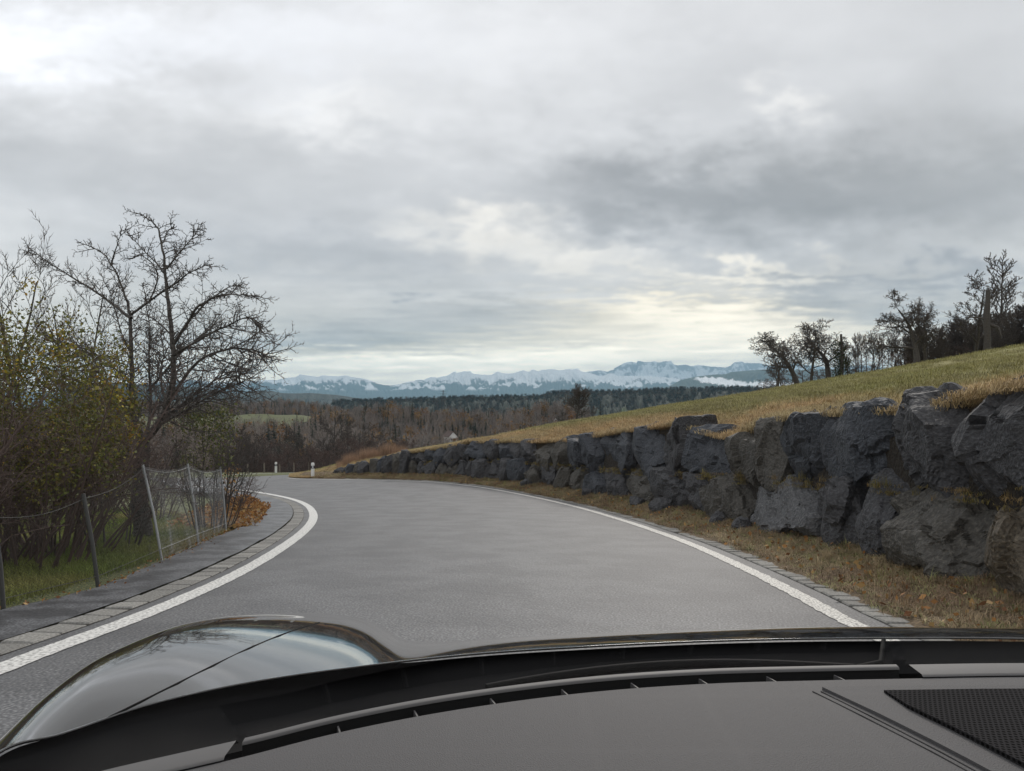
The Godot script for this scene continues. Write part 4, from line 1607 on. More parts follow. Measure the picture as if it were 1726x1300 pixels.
	# dark firs that stand out
	for a in [[452, 708, 170.0], [462, 706, 176.0], [496, 708, 168.0], [505, 712, 165.0], [540, 684, 300.0], [532, 700, 300.0], [695, 672, 640.0], [1012, 672, 640.0]]:
		var d: float = a[2]
		var x: float = (a[0] - 863.0) / FOC * d
		var y := valley_y(x, d)
		var s: float = (EYE.y + ray(a[0], a[1]).y * d - y) / 14.6
		if s < 0.2:
			continue
		var t := thing("fir_tree", "dark green fir standing out of the brown wood", "tree", Vector3(x, y, -d), "dark firs in the valley")
		t.scale = Vector3(minf(s, 1.3), s, minf(s, 1.3))
		part(t, "crown", cones[0], flatmat(0.018, 0.030, 0.022, 0.9))
	# pylons
	for a in [[747, 658.0, 1500.0, "lattice pylon above the rust-coloured wood"], [627, 673.0, 1500.0, "lattice pylon in front of the far town"]]:
		var d: float = a[2]
		var p := spot(a[0], a[1], d)
		var t := thing("pylon", a[3], "pylon", Vector3(p.x, p.y - 40.0, -d))
		var mb := MB.new()
		for s in [Vector2(-1, -1), Vector2(1, -1), Vector2(1, 1), Vector2(-1, 1)]:
			mb.tube(PackedVector3Array([Vector3(s.x * 3.4, 0, s.y * 3.4), Vector3(s.x * 0.5, 40, s.y * 0.5)]), PackedFloat32Array([0.28, 0.22]), 4)
		for k in 8:
			var w := lerpf(3.4, 0.5, k / 8.0)
			var w2 := lerpf(3.4, 0.5, (k + 1) / 8.0)
			mb.tube(PackedVector3Array([Vector3(-w, k * 5.0, w), Vector3(w2, k * 5.0 + 5.0, w2)]), PackedFloat32Array([0.15, 0.15]), 3)
			mb.tube(PackedVector3Array([Vector3(w, k * 5.0, w), Vector3(-w2, k * 5.0 + 5.0, w2)]), PackedFloat32Array([0.15, 0.15]), 3)
		part(t, "mast", mb.mesh(), M.old_steel)
		for k in 3:
			mb = MB.new()
			var l: float = [5.0, 7.0, 5.5][k]
			mb.tube(PackedVector3Array([Vector3(-l, 38.0 - k * 5.0, 0), Vector3(l, 38.0 - k * 5.0, 0)]), PackedFloat32Array([0.25, 0.25]), 4)
			part(t, "crossarm", mb.mesh(), M.old_steel)
	# houses
	for a in [[759, 727, 430.0, "small white gabled house among the trees below the wall"], [932, 704, 640.0, "grey-roofed house behind the big round-crowned tree"]]:
		var d: float = a[2]
		var p := spot(a[0], a[1], d)
		var t := thing("house", a[3], "house", Vector3(p.x, p.y - 6.8, -d))
		t.rotation.y = 0.5
		var w := MB.new()
		w.box(Transform3D(Basis(), Vector3(0, 1.5, 0)), Vector3(5.0, 5.0, 8.0))
		var i0 := w.vert(Vector3(-2.5, 4, 4), Vector3.BACK)
		w.vert(Vector3(2.5, 4, 4), Vector3.BACK)
		w.vert(Vector3(0, 6.5, 4), Vector3.BACK)
		w.tri(i0, i0 + 1, i0 + 2)
		part(t, "wall", w.mesh(), M.white)
		var f := MB.new()
		for s in [-1.0, 1.0]:
			f.box(Transform3D(Basis(Vector3.BACK, -s * 0.785), Vector3(s * 1.45, 5.35, 0)), Vector3(4.4, 0.2, 8.8))
		part(t, "roof", f.mesh(), flatmat(0.09, 0.06, 0.05, 0.8))
		for s in [-1.1, 1.1]:
			var g := MB.new()
			g.box(Transform3D(Basis(), Vector3(s, 2.4, 4.02)), Vector3(0.9, 1.2, 0.06))
			part(t, "window", g.mesh(), flatmat(0.03, 0.03, 0.035, 0.2))


# ------------------------------------------------------------------ grass
func tuft(sd: int, blades: int, high: float, spread: float, flatness: float, wide: float) -> ArrayMesh:
	var r := RandomNumberGenerator.new()
	r.seed = sd
	var mb := MB.new()
	for k in blades:
		var a := r.randf() * TAU
		var o := Vector3(cos(a), 0, sin(a)) * spread * sqrt(r.randf())
		var b := r.randf() * TAU
		var lean := Vector3(cos(b), 0, sin(b)) * r.randf_range(0.2, 1.0) * flatness
		var h := high * r.randf_range(0.5, 1.15)
		var w := Vector3(-sin(b), 0, cos(b)) * wide * r.randf_range(0.7, 1.3)
		var m := o + (Vector3.UP + lean * 0.6).normalized() * h * 0.55
		var e := m + (Vector3.UP * (1.0 - 0.6 * flatness) + lean * 1.3).normalized() * h * 0.5
		var nn := w.cross(e - o).normalized()
		var k0 := mb.vert(o - w, nn)
		mb.vert(o + w, nn)
		mb.vert(m + w * 0.8, nn)
		mb.vert(m - w * 0.8, nn)
		mb.vert(e, nn)
		mb.tri(k0, k0 + 1, k0 + 2)
		mb.tri(k0, k0 + 2, k0 + 3)
		mb.tri(k0 + 3, k0 + 2, k0 + 4)
	return mb.mesh()


func lay_grass() -> void:
	var r := RandomNumberGenerator.new()
	r.seed = 3
	# dry and green grass on the hillside
	var soft := [tuft(1, 34, 0.13, 0.24, 1.5, 0.003), tuft(2, 34, 0.10, 0.26, 2.0, 0.003)]
	for s in 2:
		var at := []
		var tint := PackedColorArray()
		for k in 42000:
			var i := r.randf() * (hill_from.size() - 1.01)
			var near := r.randf() < 0.4
			var t := 0.30 + hill_long[int(i)] * 0.75 * pow(r.randf(), 2.6 if near else 1.7)
			var p := hill_point(i, t)
			var d := Vector2(p.x, p.z).length()
			if p.z > 0.5 or p.x > -p.z * 0.85 + 2.0:
				continue
			var sc := r.randf_range(0.6, 1.1) * (1.0 + d * 0.012) * (0.55 if p.x < -6.0 and d < 60.0 else 1.0)
			at.append(Transform3D(Basis(Vector3.UP, r.randf() * TAU).scaled(Vector3(sc * 1.1, sc, sc * 1.1)), p))
			tint.append(hill_color(p, t + 0.1) * r.randf_range(0.65, 1.5))
		tag(copies(self, "hill_grass" if s == 0 else "hill_grass_001", soft[s], M.blade, at, tint), "dry straw and green grass covering the hillside", "grass", "", "stuff")
	# matted dead grass on the verge, and tufts on the ledges of the wall
	var mat := [tuft(11, 30, 0.13, 0.13, 2.2, 0.0028), tuft(12, 26, 0.10, 0.14, 2.8, 0.003), tuft(13, 24, 0.17, 0.07, 0.8, 0.0026)]
	var v_at := [[], [], []]
	var v_tint := [PackedColorArray(), PackedColorArray(), PackedColorArray()]
	for k in 15000:
		var i := 40 + 192 * pow(r.randf(), 1.25)
		var j := int(i)
		var a := line_r[j].lerp(line_r[mini(j + 1, 239)], i - j)
		var tt := (line_r[mini(j + 1, 239)] - line_r[j]).normalized()
		var f := r.randf()
		var p := a + Vector2(tt.y, -tt.x) * lerpf(0.52, 1.75, f)
		if p.y < 2.0:
			continue
		var n := nz.get_noise_2d(p.x * 30.0, p.y * 30.0)
		if f < 0.08 and n < 0.0:
			continue
		var kind := 0 if r.randf() < 0.5 else (1 if r.randf() < 0.85 else 2)
		var y := lerpf(0.0, 0.27, f) + 0.01
		var sc := r.randf_range(0.6, 1.1) * (1.0 + p.y * 0.01)
		v_at[kind].append(Transform3D(Basis(Vector3.UP, r.randf() * TAU).scaled(Vector3(sc, sc * r.randf_range(0.5, 1.0), sc)), on_road(p, y)))
		var c := Color(0.39, 0.305, 0.185).lerp(Color(0.24, 0.165, 0.10), clampf(0.5 + 1.4 * n, 0.0, 1.0))
		if r.randf() < 0.2:
			c = Color(0.27, 0.27, 0.11)
		v_tint[kind].append(c * r.randf_range(0.6, 1.35))
	for k in 1500:
		var s := r.randf_range(30.0, 225.0)
		var p := wall_point(s)
		var tt := (wall_point(s + 1.0) - p).normalized()
		var out := Vector2(tt.y, -tt.x)
		var n := nz.get_noise_1d(s * 14.0)
		if n < -0.05:
			continue
		p += out * r.randf_range(-0.18, 0.12)
		var crest := 1.0 + 0.168 * p.x - 0.05 * p.y
		var foot := road_y(p.x, p.y) + 0.13
		if crest - foot < 1.2:
			continue
		var y := foot + clampf((crest - foot) * 0.49, 0.35, 0.85) + r.randf_range(-0.08, 0.10)
		var sc := r.randf_range(0.5, 0.9)
		v_at[r.randi() % 3].append(Transform3D(Basis(Vector3.UP, r.randf() * TAU).scaled(Vector3.ONE * sc), Vector3(p.x, y, -p.y)))
	for s in 3:
		while v_tint[s].size() < v_at[s].size():
			v_tint[s].append(Color(0.24, 0.21, 0.06).lerp(Color(0.27, 0.18, 0.08), r.randf()) * r.randf_range(0.6, 1.3))
		tag(copies(self, numbered("verge_grass"), mat[s], M.blade, v_at[s], v_tint[s]), "matted dead grass at the foot and on the ledges of the boulder wall", "grass", "", "stuff")
	# green grass behind the fence
	var g_at := []
	var g_tint := PackedColorArray()
	var short := tuft(21, 24, 0.11, 0.16, 1.0, 0.003)
	for k in 26000:
		var d := 4.0 + 34.0 * pow(r.randf(), 1.4)
		var x := -4.6 - 0.05 * d - 17.0 * pow(r.randf(), 1.4) * (0.25 + d / 30.0)
		var f := fence_x(d)
		if x > f - 0.02 or d > 17.0 and x > -5.6 - (d - 17.0) * 0.9:
			continue
		var n := nz.get_noise_2d(x * 14.0, d * 14.0)
		var sc := r.randf_range(0.7, 1.2) * (1.0 + d * 0.012)
		g_at.append(Transform3D(Basis(Vector3.UP, r.randf() * TAU).scaled(Vector3.ONE * sc), Vector3(x, meadow_y(x, d), -d)))
		var c := Color(0.17, 0.215, 0.055).lerp(Color(0.27, 0.25, 0.09), clampf(0.35 + 1.2 * n, 0.0, 1.0))
		if x > f - 0.35:
			c = c.lerp(Color(0.26, 0.19, 0.09), 0.6)
		g_tint.append(c * r.randf_range(0.6, 1.3))
	tag(copies(self, "meadow_grass", short, M.blade, g_at, g_tint), "green grass of the meadow behind the wire fence", "grass", "", "stuff")
	# dead leaves: on the mound, along the fence and in the verge
	var mb := MB.new()
	mb.colored = true
	for k in 2600:
		var u := clampf(r.randfn() * 0.5, -1.0, 1.0)
		var w := clampf(r.randfn() * 0.5, -1.0, 1.0)
		var c := mound_xz(u, w)
		leaves(mb, r, Vector3(c.x, road_y(c.x, c.y) + maxf(mound_h(u, w), 0.04) + 0.015, -c.y), Vector3(0.04, 0.012, 0.04), 2, 0.08, RUST)
	for k in 300:
		var d := r.randf_range(4.5, 15.0)
		var x := fence_x(d) + absf(r.randfn()) * 0.10
		leaves(mb, r, Vector3(x, road_y(x, d) + 0.05, -d), Vector3(0.05, 0.01, 0.05), 1, 0.04, RUST)
	for k in 1600:
		var i := int(40 + 170 * pow(r.randf(), 1.4))
		var tt := (line_r[i + 1] - line_r[i]).normalized()
		var f := r.randf()
		var p := line_r[i].lerp(line_r[i + 1], r.randf()) + Vector2(tt.y, -tt.x) * lerpf(0.5, 1.7, f)
		leaves(mb, r, on_road(p, 0.07 + 0.25 * f), Vector3(0.03, 0.02, 0.03), 1, 0.07, RUST)
	tag(part(self, "dead_leaves", mb.mesh(), M.leaf), "rust-brown dead leaves on the mound and along the verge", "leaves", "", "stuff")
	# tall dry brush behind the low end of the wall
	var brush := tuft(31, 46, 1.25, 0.45, 0.5, 0.008)
	var b_at := []
	var b_tint := PackedColorArray()
	for k in 500:
		var px := r.randf_range(566, 705)
		var i := wall_at(px)
		var t := r.randf_range(2.0, 6.0)
		var p := hill_point(i, minf(t, hill_long[int(i)] * 0.7))
		b_at.append(Transform3D(Basis(Vector3.UP, r.randf() * TAU).scaled(Vector3.ONE * r.randf_range(0.12, 0.7) * (0.65 + 0.8 * nz.get_noise_1d(px * 6.0)) * smoothstep(720.0, 650.0, px) * smoothstep(555.0, 590.0, px)), p))
		b_tint.append(Color(0.30, 0.20, 0.135) * r.randf_range(0.6, 1.3))
	tag(copies(self, "dry_brush", brush, M.blade, b_at, b_tint), "tall reddish dry brush behind the low end of the wall", "brush", "", "stuff")


# ------------------------------------------------------------------ fence
const FENCE := [[-170, 1085, 1.0], [8, 1030, 1.0], [168, 991, 0.98], [276, 946, 1.27], [336, 917, 1.3], [382, 896, 1.25]]
const FENCE_TOP := [[-190, 900], [-12, 868], [140, 836], [240, 785], [316, 784], [371, 789]]
var fence_base := PackedVector2Array()


func fence_x(d: float) -> float:
	for k in fence_base.size() - 1:
		if d <= fence_base[k + 1].y:
			return lerpf(fence_base[k].x, fence_base[k + 1].x, (d - fence_base[k].y) / (fence_base[k + 1].y - fence_base[k].y))
	return fence_base[fence_base.size() - 1].x - (d - fence_base[fence_base.size() - 1].y) * 0.6


func build_fence() -> void:
	var f := thing("wire_fence", "sagging chain-link fence on metal posts beside the sidewalk", "fence", Vector3(fence_base[2].x, road_y(fence_base[2].x, fence_base[2].y), -fence_base[2].y))
	var foot: Array[Vector3] = []
	var top: Array[Vector3] = []
	for k in FENCE.size():
		var p := on_road(fence_base[k], -0.04)
		var q := spot(FENCE_TOP[k][0], FENCE_TOP[k][1], fence_base[k].y + (0.05 if k > 2 else -0.1))
		foot.append(p - f.position)
		top.append(q - f.position)
		var mb := MB.new()
		var rad := 0.018 if k > 2 else 0.021
		mb.tube(PackedVector3Array([p - f.position - Vector3(0, 0.1, 0), (p + q) * 0.5 - f.position + Vector3(0.01, 0, 0), q - f.position + Vector3(0, 0.02, 0)]), PackedFloat32Array([rad, rad, rad * 0.97]), 8)
		part(f, "post", mb.mesh(), M.steel if k > 2 else M.old_steel)
	# woven wires: neighbouring zigzags hooked into one another
	for k in FENCE.size() - 1:
		var mb := MB.new()
		var long := foot[k].distance_to(foot[k + 1])
		var pitch := 0.048
		var cols := int(long / pitch)
		var rows := int(1.2 / pitch) * 2
		var thin := 0.0019
		for c in cols + 1:
			var pts := PackedVector3Array()
			var rads := PackedFloat32Array()
			for r in rows + 1:
				var v := float(r) / rows
				var u := (c + (0.5 if r % 2 else -0.5) * (1.0 if c % 2 else 1.0)) / cols
				var sag := 0.07 * sin(PI * clampf(u, 0.0, 1.0)) * v
				var a := foot[k].lerp(foot[k + 1], u) + Vector3(0, 0.05, 0)
				var b := top[k].lerp(top[k + 1], u) - Vector3(0, sag, 0)
				var p := a.lerp(b, v)
				p += Vector3(0.05 * nz.get_noise_2d(u * 90.0 + k * 50.0, v * 60.0), 0, 0.004 * (1.0 if r % 2 else -1.0))
				pts.append(p)
				rads.append(thin)
			mb.tube(pts, rads, 3)
		for h in [0.12, 0.97]:
			var pts := PackedVector3Array()
			var rads := PackedFloat32Array()
			for c in 13:
				var u := c / 12.0
				pts.append(foot[k].lerp(foot[k + 1], u).lerp(top[k].lerp(top[k + 1], u) - Vector3(0, 0.07 * sin(PI * u) * h, 0), h) + Vector3(0.006, 0.05 * (1.0 - h), 0))
				rads.append(0.003)
			mb.tube(pts, rads, 4)
		part(f, "wire_mesh", mb.mesh(), M.steel if k > 2 else M.old_steel)


func build_posts() -> void:
	# white marker posts with a black band
	for a in [[527, 806.0, 26.0, "white marker post with black band on the grassy tip"], [465, 797.0, 18.0, "white marker post with black band across the lower road"]]:
		var g := hit(a[0], a[1])
		var high: float = a[2] / FOC * g.y
		var t := thing("marker_post", a[3], "marker post", on_road(g))
		t.rotation.y = 0.25
		var w := high * 0.11
		for s in [["shaft", 0.0, 0.62, M.white], ["band", 0.62, 0.80, M.black], ["head", 0.80, 1.0, M.white]]:
			var mb := MB.new()
			var n := 5
			for k in n:
				var f0 := lerpf(s[1], s[2], float(k) / n)
				var f1 := lerpf(s[1], s[2], float(k + 1) / n)
				for e in 8:
					var a0 := TAU * e / 8.0
					var a1 := TAU * (e + 1) / 8.0
					var k0 := 1.0 if f0 < 0.93 else 1.0 - 5.0 * (f0 - 0.93)
					var k1 := 1.0 if f1 < 0.93 else 1.0 - 5.0 * (f1 - 0.93)
					mb.quad(Vector3(cos(a0) * w * k0, f0 * high, sin(a0) * w * 0.7 * k0), Vector3(cos(a0) * w * k1, f1 * high, sin(a0) * w * 0.7 * k1), Vector3(cos(a1) * w * k1, f1 * high, sin(a1) * w * 0.7 * k1), Vector3(cos(a1) * w * k0, f0 * high, sin(a1) * w * 0.7 * k0))
			if s[0] == "head":
				mb.box(Transform3D(Basis(), Vector3(0, high * 0.985, 0)), Vector3(w * 1.2, high * 0.02, w * 0.8))
			part(t, s[0], mb.mesh(), s[3])
		var rf := MB.new()
		rf.box(Transform3D(Basis(), Vector3(0, high * 0.72, w * 0.75)), Vector3(w * 0.9, high * 0.12, 0.012))
		part(t, "reflector", rf.mesh(), M.reflector)
	# wooden posts along the far edge
	for a in [[417, 798.5, 783.0], [445, 797.5, 781.5], [471, 797.0, 783.0], [495, 796.5, 781.0], [520, 795.0, 780.0], [543, 794.0, 780.0]]:
		var g := hit(a[0], a[1] - 1.2)
		var high: float = (a[1] - a[2]) / FOC * g.y
		var t := thing("wooden_post", "short weathered wooden post along the far edge of the lower road", "post", on_road(g, -0.05), "wooden posts along the lower road")
		var mb := MB.new()
		mb.tube(PackedVector3Array([Vector3.ZERO, Vector3(0.02, high * 0.5, 0), Vector3(0, high, 0)]), PackedFloat32Array([0.07, 0.065, 0.06]), 7)
		part(t, "shaft", mb.mesh(), M.post_wood)
		var c := MB.new()
		c.tube(PackedVector3Array([Vector3(0, high, 0), Vector3(0, high + 0.03, 0)]), PackedFloat32Array([0.05, 0.02]), 7)
		part(t, "tip", c.mesh(), M.post_wood)


# ------------------------------------------------------------------ car
const BASE_LINE := [[-180, 1395, 0.62], [60, 1331, 0.36], [170, 1300, 0.36], [300, 1270, 0.36], [430, 1241, 0.36], [560, 1209, 0.36], [700, 1181, 0.36], [850, 1158, 0.36], [1000, 1141, 0.36], [1200, 1128, 0.36], [1350, 1124, 0.36], [1500, 1121, 0.36], [1726, 1118, 0.36], [1950, 1122, 0.36], [2300, 1150, 0.36], [2800, 1230, 0.36]]
# silhouette of the bonnet and wing: [px, py, d], and its rear edge
const NOSE := [[-260, 1560, 0.66], [-150, 1400, 0.76], [-60, 1300, 0.86], [0, 1245, 0.92], [70, 1180, 0.98], [150, 1120, 1.07], [225, 1083, 1.19], [300, 1055, 1.33], [370, 1041, 1.5], [440, 1035, 1.66], [500, 1033.5, 1.77], [540, 1034.5, 1.83], [590, 1039, 1.88], [625, 1048, 1.89], [650, 1061, 1.84], [672, 1074, 1.72], [700, 1081, 1.58], [730, 1082.5, 1.48], [780, 1080, 1.41], [850, 1075, 1.38], [1000, 1068, 1.37], [1200, 1061, 1.38], [1400, 1057, 1.39], [1600, 1058, 1.37], [1800, 1062, 1.34], [2100, 1078, 1.27], [2500, 1110, 1.15]]
const REAR := [[-260, 1580, 0.60], [-150, 1420, 0.66], [-60, 1318, 0.74], [0, 1268, 0.79], [100, 1239, 0.83], [250, 1189, 0.91], [350, 1165, 0.955], [450, 1146, 0.99], [600, 1125, 1.05], [800, 1103, 1.10], [1000, 1090, 1.13], [1200, 1081, 1.15], [1500, 1076, 1.155], [1726, 1077, 1.15], [2100, 1095, 1.10], [2500, 1130, 1.0]]


func at_px(list: Array, px: float, k: int) -> float:
	for j in list.size() - 1:
		if px <= list[j + 1][0]:
			var f: float = clampf((px - list[j][0]) / (list[j + 1][0] - list[j][0]), 0.0, 1.0)
			var p0: float = list[maxi(j - 1, 0)][k]
			var p3: float = list[mini(j + 2, list.size() - 1)][k]
			return cubic_interpolate_in_time(list[j][k], list[j + 1][k], p0, p3, f, list[j + 1][0] - list[j][0], list[maxi(j - 1, 0)][0] - list[j][0] if j > 0 else -100.0, list[mini(j + 2, list.size() - 1)][0] - list[j][0] if j < list.size() - 2 else list[j + 1][0] - list[j][0] + 100.0)
	return list[list.size() - 1][k]


func base_point(px: float) -> Vector3:
	var py := at_px(BASE_LINE, px, 1)
	var r := ray(px, py)
	return EYE + r * (0.36 / -r.y)


# a point of the bonnet: t = 0 at its rear edge, 1 at the silhouette, more beyond
func bonnet(px: float, t: float) -> Vector3:
	var h := spot(px, at_px(REAR, px, 1), at_px(REAR, px, 2))
	var n := spot(px, at_px(NOSE, px, 1), at_px(NOSE, px, 2))
	var long := -(n.z - h.z)
	var slope := (n.y - EYE.y) / -n.z
	var b := slope * long - (n.y - h.y)
	var a := (n.y - h.y) - b
	return Vector3(lerpf(h.x, n.x, t), h.y + a * t + b * t * t, lerpf(h.z, n.z, t))


func on_bonnet(px: float, py: float) -> Vector3:
	var lo := 0.0
	var hi := 1.0
	var s := ray(px, py)
	for k in 30:
		var m := (lo + hi) * 0.5
		var p := bonnet(px, m)
		if (p.y - EYE.y) / -p.z < s.y:
			lo = m
		else:
			hi = m
	return bonnet(px, lo)


func build_car() -> void:
	var car := thing("car", "dark glossy car seen from inside over its grey dashboard", "car", Vector3(0.35, 0.0, 0.0))
	var o := Transform3D(Basis(), -car.position)
	# bonnet and left wing, parted by a shut line
	var rows := 34
	var pts := PackedVector3Array()
	var px := -200.0
	var cols := 0
	var xs := PackedFloat32Array()
	while px < 2450.0:
		xs.append(px)
		px += 9.0 if px < 820.0 else 25.0
	for r in rows:
		var t := 1.7 * r / (rows - 1)
		for x in xs:
			pts.append(bonnet(x, t))
	var mb := MB.new()
	mb.grid(pts, xs.size())
	part(car, "bonnet", mb.mesh(), M.lacquer, o)
	# shut line
	var line := PackedVector3Array()
	var rads := PackedFloat32Array()
	for a in [[150, 1231], [180, 1214], [240, 1182], [300, 1152], [360, 1122], [420, 1093], [470, 1072], [510, 1058], [538, 1050]]:
		line.append(on_bonnet(a[0], a[1]))
		rads.append(0.0016)
	mb = MB.new()
	mb.tube(line, rads, 5)
	part(car, "shut_line", mb.mesh(), M.rubber, o)
	# bright lip along the rear edge
	line = PackedVector3Array()
	rads = PackedFloat32Array()
	for x in xs:
		line.append(bonnet(x, 0.0))
		rads.append(0.0016)
	mb = MB.new()
	mb.tube(line, rads, 6)
	part(car, "bonnet_edge", mb.mesh(), M.lacquer, o)
	# black cowl between bonnet and glass
	pts = PackedVector3Array()
	for r in 9:
		var f := r / 8.0
		for x in xs:
			var p := bonnet(x, 0.05).lerp(base_point(x), 1.0 - f)
			p.y -= 0.006 * f
			pts.append(p - Vector3(0, 0.012 * (1.0 - f) + 0.055 * sin(PI * f) * (1.0 - 0.5 * f), 0))
	mb = MB.new()
	mb.grid(pts, xs.size())
	part(car, "cowl", mb.mesh(), M.plastic, o)
	var wp := thing_part(car, "wiper")
	line = PackedVector3Array()
	rads = PackedFloat32Array()
	for k in 24:
		var x := lerpf(820.0, 1440.0, k / 23.0)
		line.append(bonnet(x, 0.0).lerp(base_point(x), 0.55) + Vector3(0, -0.022 + 0.012 * sin(PI * k / 23.0), 0))
		rads.append(0.006)
	mb = MB.new()
	mb.tube(line, rads, 6)
	part(wp, "blade", mb.mesh(), M.rubber, o)
	mb = MB.new()
	mb.tube(PackedVector3Array([bonnet(1490, 0.02), bonnet(1485, 0.0).lerp(base_point(1485), 0.4) - Vector3(0, 0.02, 0), line[23]]), PackedFloat32Array([0.003, 0.004, 0.004]), 6)
	part(wp, "arm", mb.mesh(), M.rubber, o)
	# dashboard
	var dash := Node3D.new()
	dash.name = "dashboard"
	car.add_child(dash, true)
	dash.position = -car.position
	var gap := 0.038
	pts = PackedVector3Array()
	var n := 90
	for r in 26:
		var f := r / 25.0
		for k in n:
			var x := lerpf(-100.0, 2600.0, k / (n - 1.0))
			var p := base_point(x) + Vector3(0, 0, gap)
			var e := Vector3(p.x, p.y, maxf(p.z, -0.30) if p.z > -0.35 else -0.30)
			var q := e.lerp(p, f)
			q.y += -0.05 * pow(1.0 - f, 3.0) - 0.004 * pow(f, 14.0) + 0.002 * sin(PI * f)
			pts.append(q)
	mb = MB.new()
	mb.grid(pts, n)
	part(dash, "panel", mb.mesh(), M.dash)
	# vent slot with fins, its lip, and the plain strips beside it
	var lip := PackedVector3Array()
	var slot := PackedVector3Array()
	n = 60
	for r in 5:
		for k in n:
			var x := lerpf(415.0, 1508.0, k / (n - 1.0))
			var p := base_point(x)
			var prof: Array = [[0.039, -0.0045], [0.038, -0.03], [0.012, -0.03], [0.012, -0.001], [0.010, -0.001]][r]
			slot.append(p + Vector3(0, prof[1], prof[0]))
	for r in 4:
		for k in n:
			var x := lerpf(415.0, 1508.0, k / (n - 1.0))
			var prof: Array = [[0.013, -0.002], [0.012, 0.001], [0.004, 0.002], [-0.004, -0.004]][r]
			lip.append(base_point(x) + Vector3(0, prof[1], prof[0]))
	mb = MB.new()
	mb.grid(slot, n)
	part(dash, "vent_slot", mb.mesh(), M.slot)
	mb = MB.new()
	mb.grid(lip, n)
	part(dash, "vent_lip", mb.mesh(), M.lip)
	for x in [580.0, 706.0, 832.0, 950.0, 1065.0, 1178.0, 1290.0, 1402.0]:
		mb = MB.new()
		var p := base_point(x)
		mb.box(Transform3D(Basis(Vector3.UP, 0.35), p + Vector3(0, -0.013, 0.025)), Vector3(0.0018, 0.014, 0.020))
		part(dash, "vent_fin", mb.mesh(), M.lip)
	for s in [[-100.0, 400.0], [1530.0, 2600.0]]:
		var strip := PackedVector3Array()
		for r in 4:
			for k in 40:
				var x := lerpf(s[0], s[1], k / 39.0)
				var prof: Array = [[0.038, -0.0035], [0.035, -0.001], [0.003, 0.0], [-0.004, -0.006]][r]
				strip.append(base_point(x) + Vector3(0, prof[1] + 0.001, prof[0]))
		mb = MB.new()
		mb.grid(strip, 40)
		part(dash, "trim_strip", mb.mesh(), M.lip)
	# speaker cover with its perforated grille
	var cover := [[1386, 1161], [1500, 1159], [1700, 1158], [2050, 1160], [2050, 1480], [1900, 1420], [1726, 1333], [1600, 1268], [1480, 1208]]
	var grille := [[1490, 1170], [1700, 1167], [2000, 1168], [2000, 1420], [1880, 1370], [1740, 1302], [1620, 1240], [1530, 1196]]
	part(dash, "speaker_cover", dash_plate(cover, 0.0035), M.dash)
	part(dash, "speaker_grille", dash_plate(grille, 0.0052), M.grille)
	for sft in [0.0, -14.0]:
		line = PackedVector3Array()
		rads = PackedFloat32Array()
		for a in [[1384, 1163], [1470, 1208], [1592, 1270], [1720, 1337], [1895, 1425]]:
			line.append(on_dash(a[0] + sft, a[1] + 2.0) + Vector3(0, 0.0006, 0))
			rads.append(0.0008)
		mb = MB.new()
		mb.tube(line, rads, 5)
		part(dash, "seam", mb.mesh(), M.seam)
	# windscreen, roof, pillars and doors
	var low: Array[Vector3] = []
	var high: Array[Vector3] = []
	for k in 33:
		var x := lerpf(-160.0, 2700.0, k / 32.0)
		var p := base_point(x) + Vector3(0, -0.004, -0.006)
		low.append(p)
		var u := (p.x - 0.35) / 0.95
		high.append(Vector3(0.35 + (p.x - 0.35) * 0.80, EYE.y + 0.235 - 0.05 * u * u, -0.36 + 0.22 * u * u))
	pts = PackedVector3Array()
	for r in 12:
		for k in 33:
			var f := r / 11.0
			pts.append(low[k].lerp(high[k], f) + Vector3(0, 0.02, -0.03) * sin(PI * f))
	mb = MB.new()
	mb.grid(pts, 33)
	part(car, "windscreen", mb.mesh(), M.glass, o)
	pts = PackedVector3Array()
	for r in 10:
		for k in 33:
			var f := r / 9.0
			pts.append(high[k] + Vector3(0, 0.05 * sin(PI * 0.5 * f) - 0.03 * f * f, 1.7 * f - 0.02))
	var up := PackedVector3Array()
	for p in pts:
		up.append(p + Vector3(0, 0.03, 0))
	mb = MB.new()
	mb.grid(pts, 33)
	var roof := part(car, "roof", mb.mesh(), M.headliner, o)
	mb = MB.new()
	mb.grid(up, 33)
	part(roof, "roof_skin", mb.mesh(), M.lacquer)
	for k in [0, 32]:
		mb = MB.new()
		var s := -1.0 if k == 0 else 1.0
		mb.tube(PackedVector3Array([low[k] + Vector3(s * 0.05, -0.05, 0.02), (low[k] + high[k]) * 0.5 + Vector3(s * 0.04, 0.02, 0), high[k] + Vector3(s * 0.03, 0.01, 0)]), PackedFloat32Array([0.05, 0.04, 0.035]), 8)
		part(car, "pillar", mb.mesh(), M.headliner, o)
		mb = MB.new()
		mb.box(Transform3D(Basis(), Vector3(low[k].x + s * 0.10, 0.62, 0.35)), Vector3(0.07, 0.66, 1.3))
		part(car, "door", mb.mesh(), M.lacquer, o)


func thing_part(parent: Node3D, called: String) -> Node3D:
	var n := Node3D.new()
	n.name = called
	parent.add_child(n, true)
	return n


func on_dash(px: float, py: float) -> Vector3:
	var r := ray(px, py)
	var p := EYE + r * (0.36 / -r.y)
	var far := base_point(px).z + 0.038
	var f := clampf((p.z + 0.30) / (far + 0.30), 0.0, 1.0)
	p.y += -0.05 * pow(1.0 - f, 3.0) - 0.004 * pow(f, 14.0) + 0.002 * sin(PI * f)
	return p


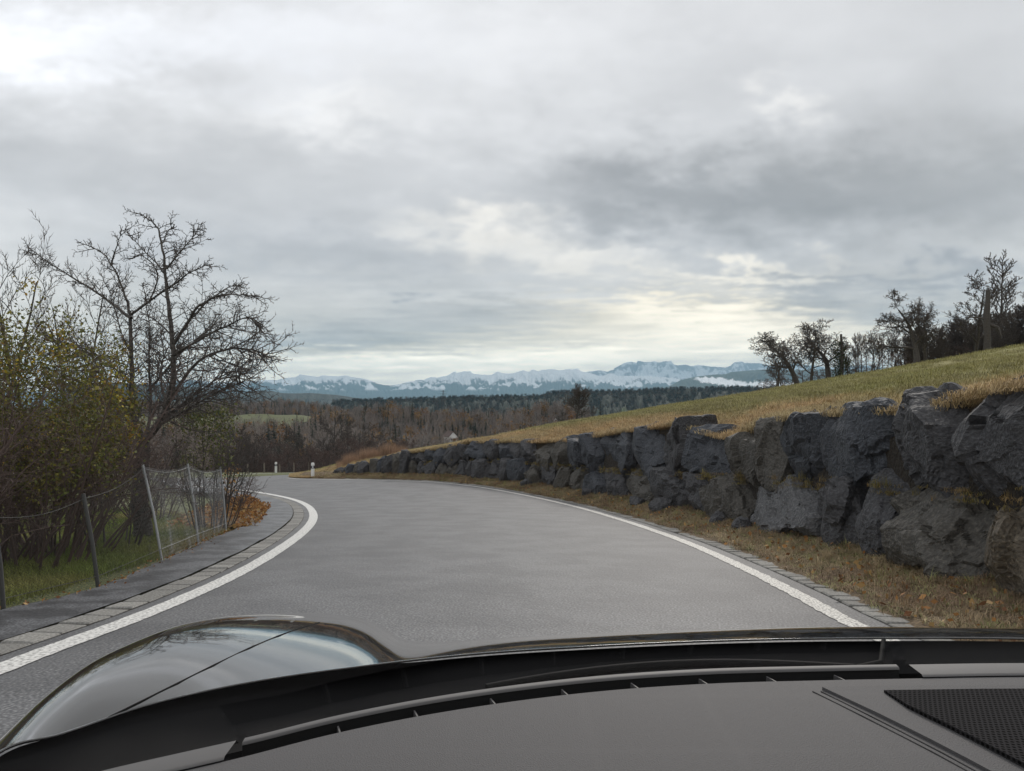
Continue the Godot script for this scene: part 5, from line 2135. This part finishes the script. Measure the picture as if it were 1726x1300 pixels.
func dash_plate(list: Array, up: float) -> ArrayMesh:
	var poly := PackedVector2Array()
	for a in list:
		poly.append(Vector2(a[0], a[1]))
	poly = smooth2(poly, 1)
	var mb := MB.new()
	var ids := Geometry2D.triangulate_polygon(poly)
	var base := 0
	for p in poly:
		mb.vert(on_dash(p.x, p.y) + Vector3(0, up, 0), Vector3.UP)
	for k in range(0, ids.size(), 3):
		var a := mb.v[ids[k]]
		var nn := (mb.v[ids[k + 1]] - a).cross(mb.v[ids[k + 2]] - a)
		if nn.y > 0.0:
			mb.tri(ids[k], ids[k + 1], ids[k + 2])
		else:
			mb.tri(ids[k], ids[k + 2], ids[k + 1])
	var n := poly.size()
	for k in n:
		var a := mb.v[k]
		var b := mb.v[(k + 1) % n]
		var dn := Vector3(0, -up - 0.002, 0)
		mb.quad(a, b, b + dn, a + dn)
	return mb.mesh()


# ------------------------------------------------------------------ all
func _ready() -> void:
	rg.seed = 7
	nz.seed = 3
	nz.noise_type = FastNoiseLite.TYPE_SIMPLEX_SMOOTH
	nz.frequency = 0.02
	nz.fractal_octaves = 2
	nf.seed = 9
	nf.noise_type = FastNoiseLite.TYPE_SIMPLEX_SMOOTH
	nf.frequency = 0.01
	nf.fractal_octaves = 5
	ncell.seed = 5
	ncell.noise_type = FastNoiseLite.TYPE_CELLULAR
	ncell.cellular_return_type = FastNoiseLite.RETURN_CELL_VALUE
	ncell.frequency = 0.022
	ncell.fractal_type = FastNoiseLite.FRACTAL_NONE
	var t0 := Time.get_ticks_msec()
	set_view()
	print("sky ", Time.get_ticks_msec() - t0)
	set_materials()
	for a in FENCE:
		fence_base.append(hit(a[0], a[1]))
	lay_road()
	lay_terrain()
	lay_field()
	print("terrain ", Time.get_ticks_msec() - t0)
	lay_far()
	print("far ", Time.get_ticks_msec() - t0)
	build_wall()
	print("wall ", Time.get_ticks_msec() - t0)
	left_plants()
	print("left ", Time.get_ticks_msec() - t0)
	hill_trees()
	valley_woods()
	print("woods ", Time.get_ticks_msec() - t0)
	build_fence()
	build_posts()
	build_car()
	lay_grass()
	print("all ", Time.get_ticks_msec() - t0)
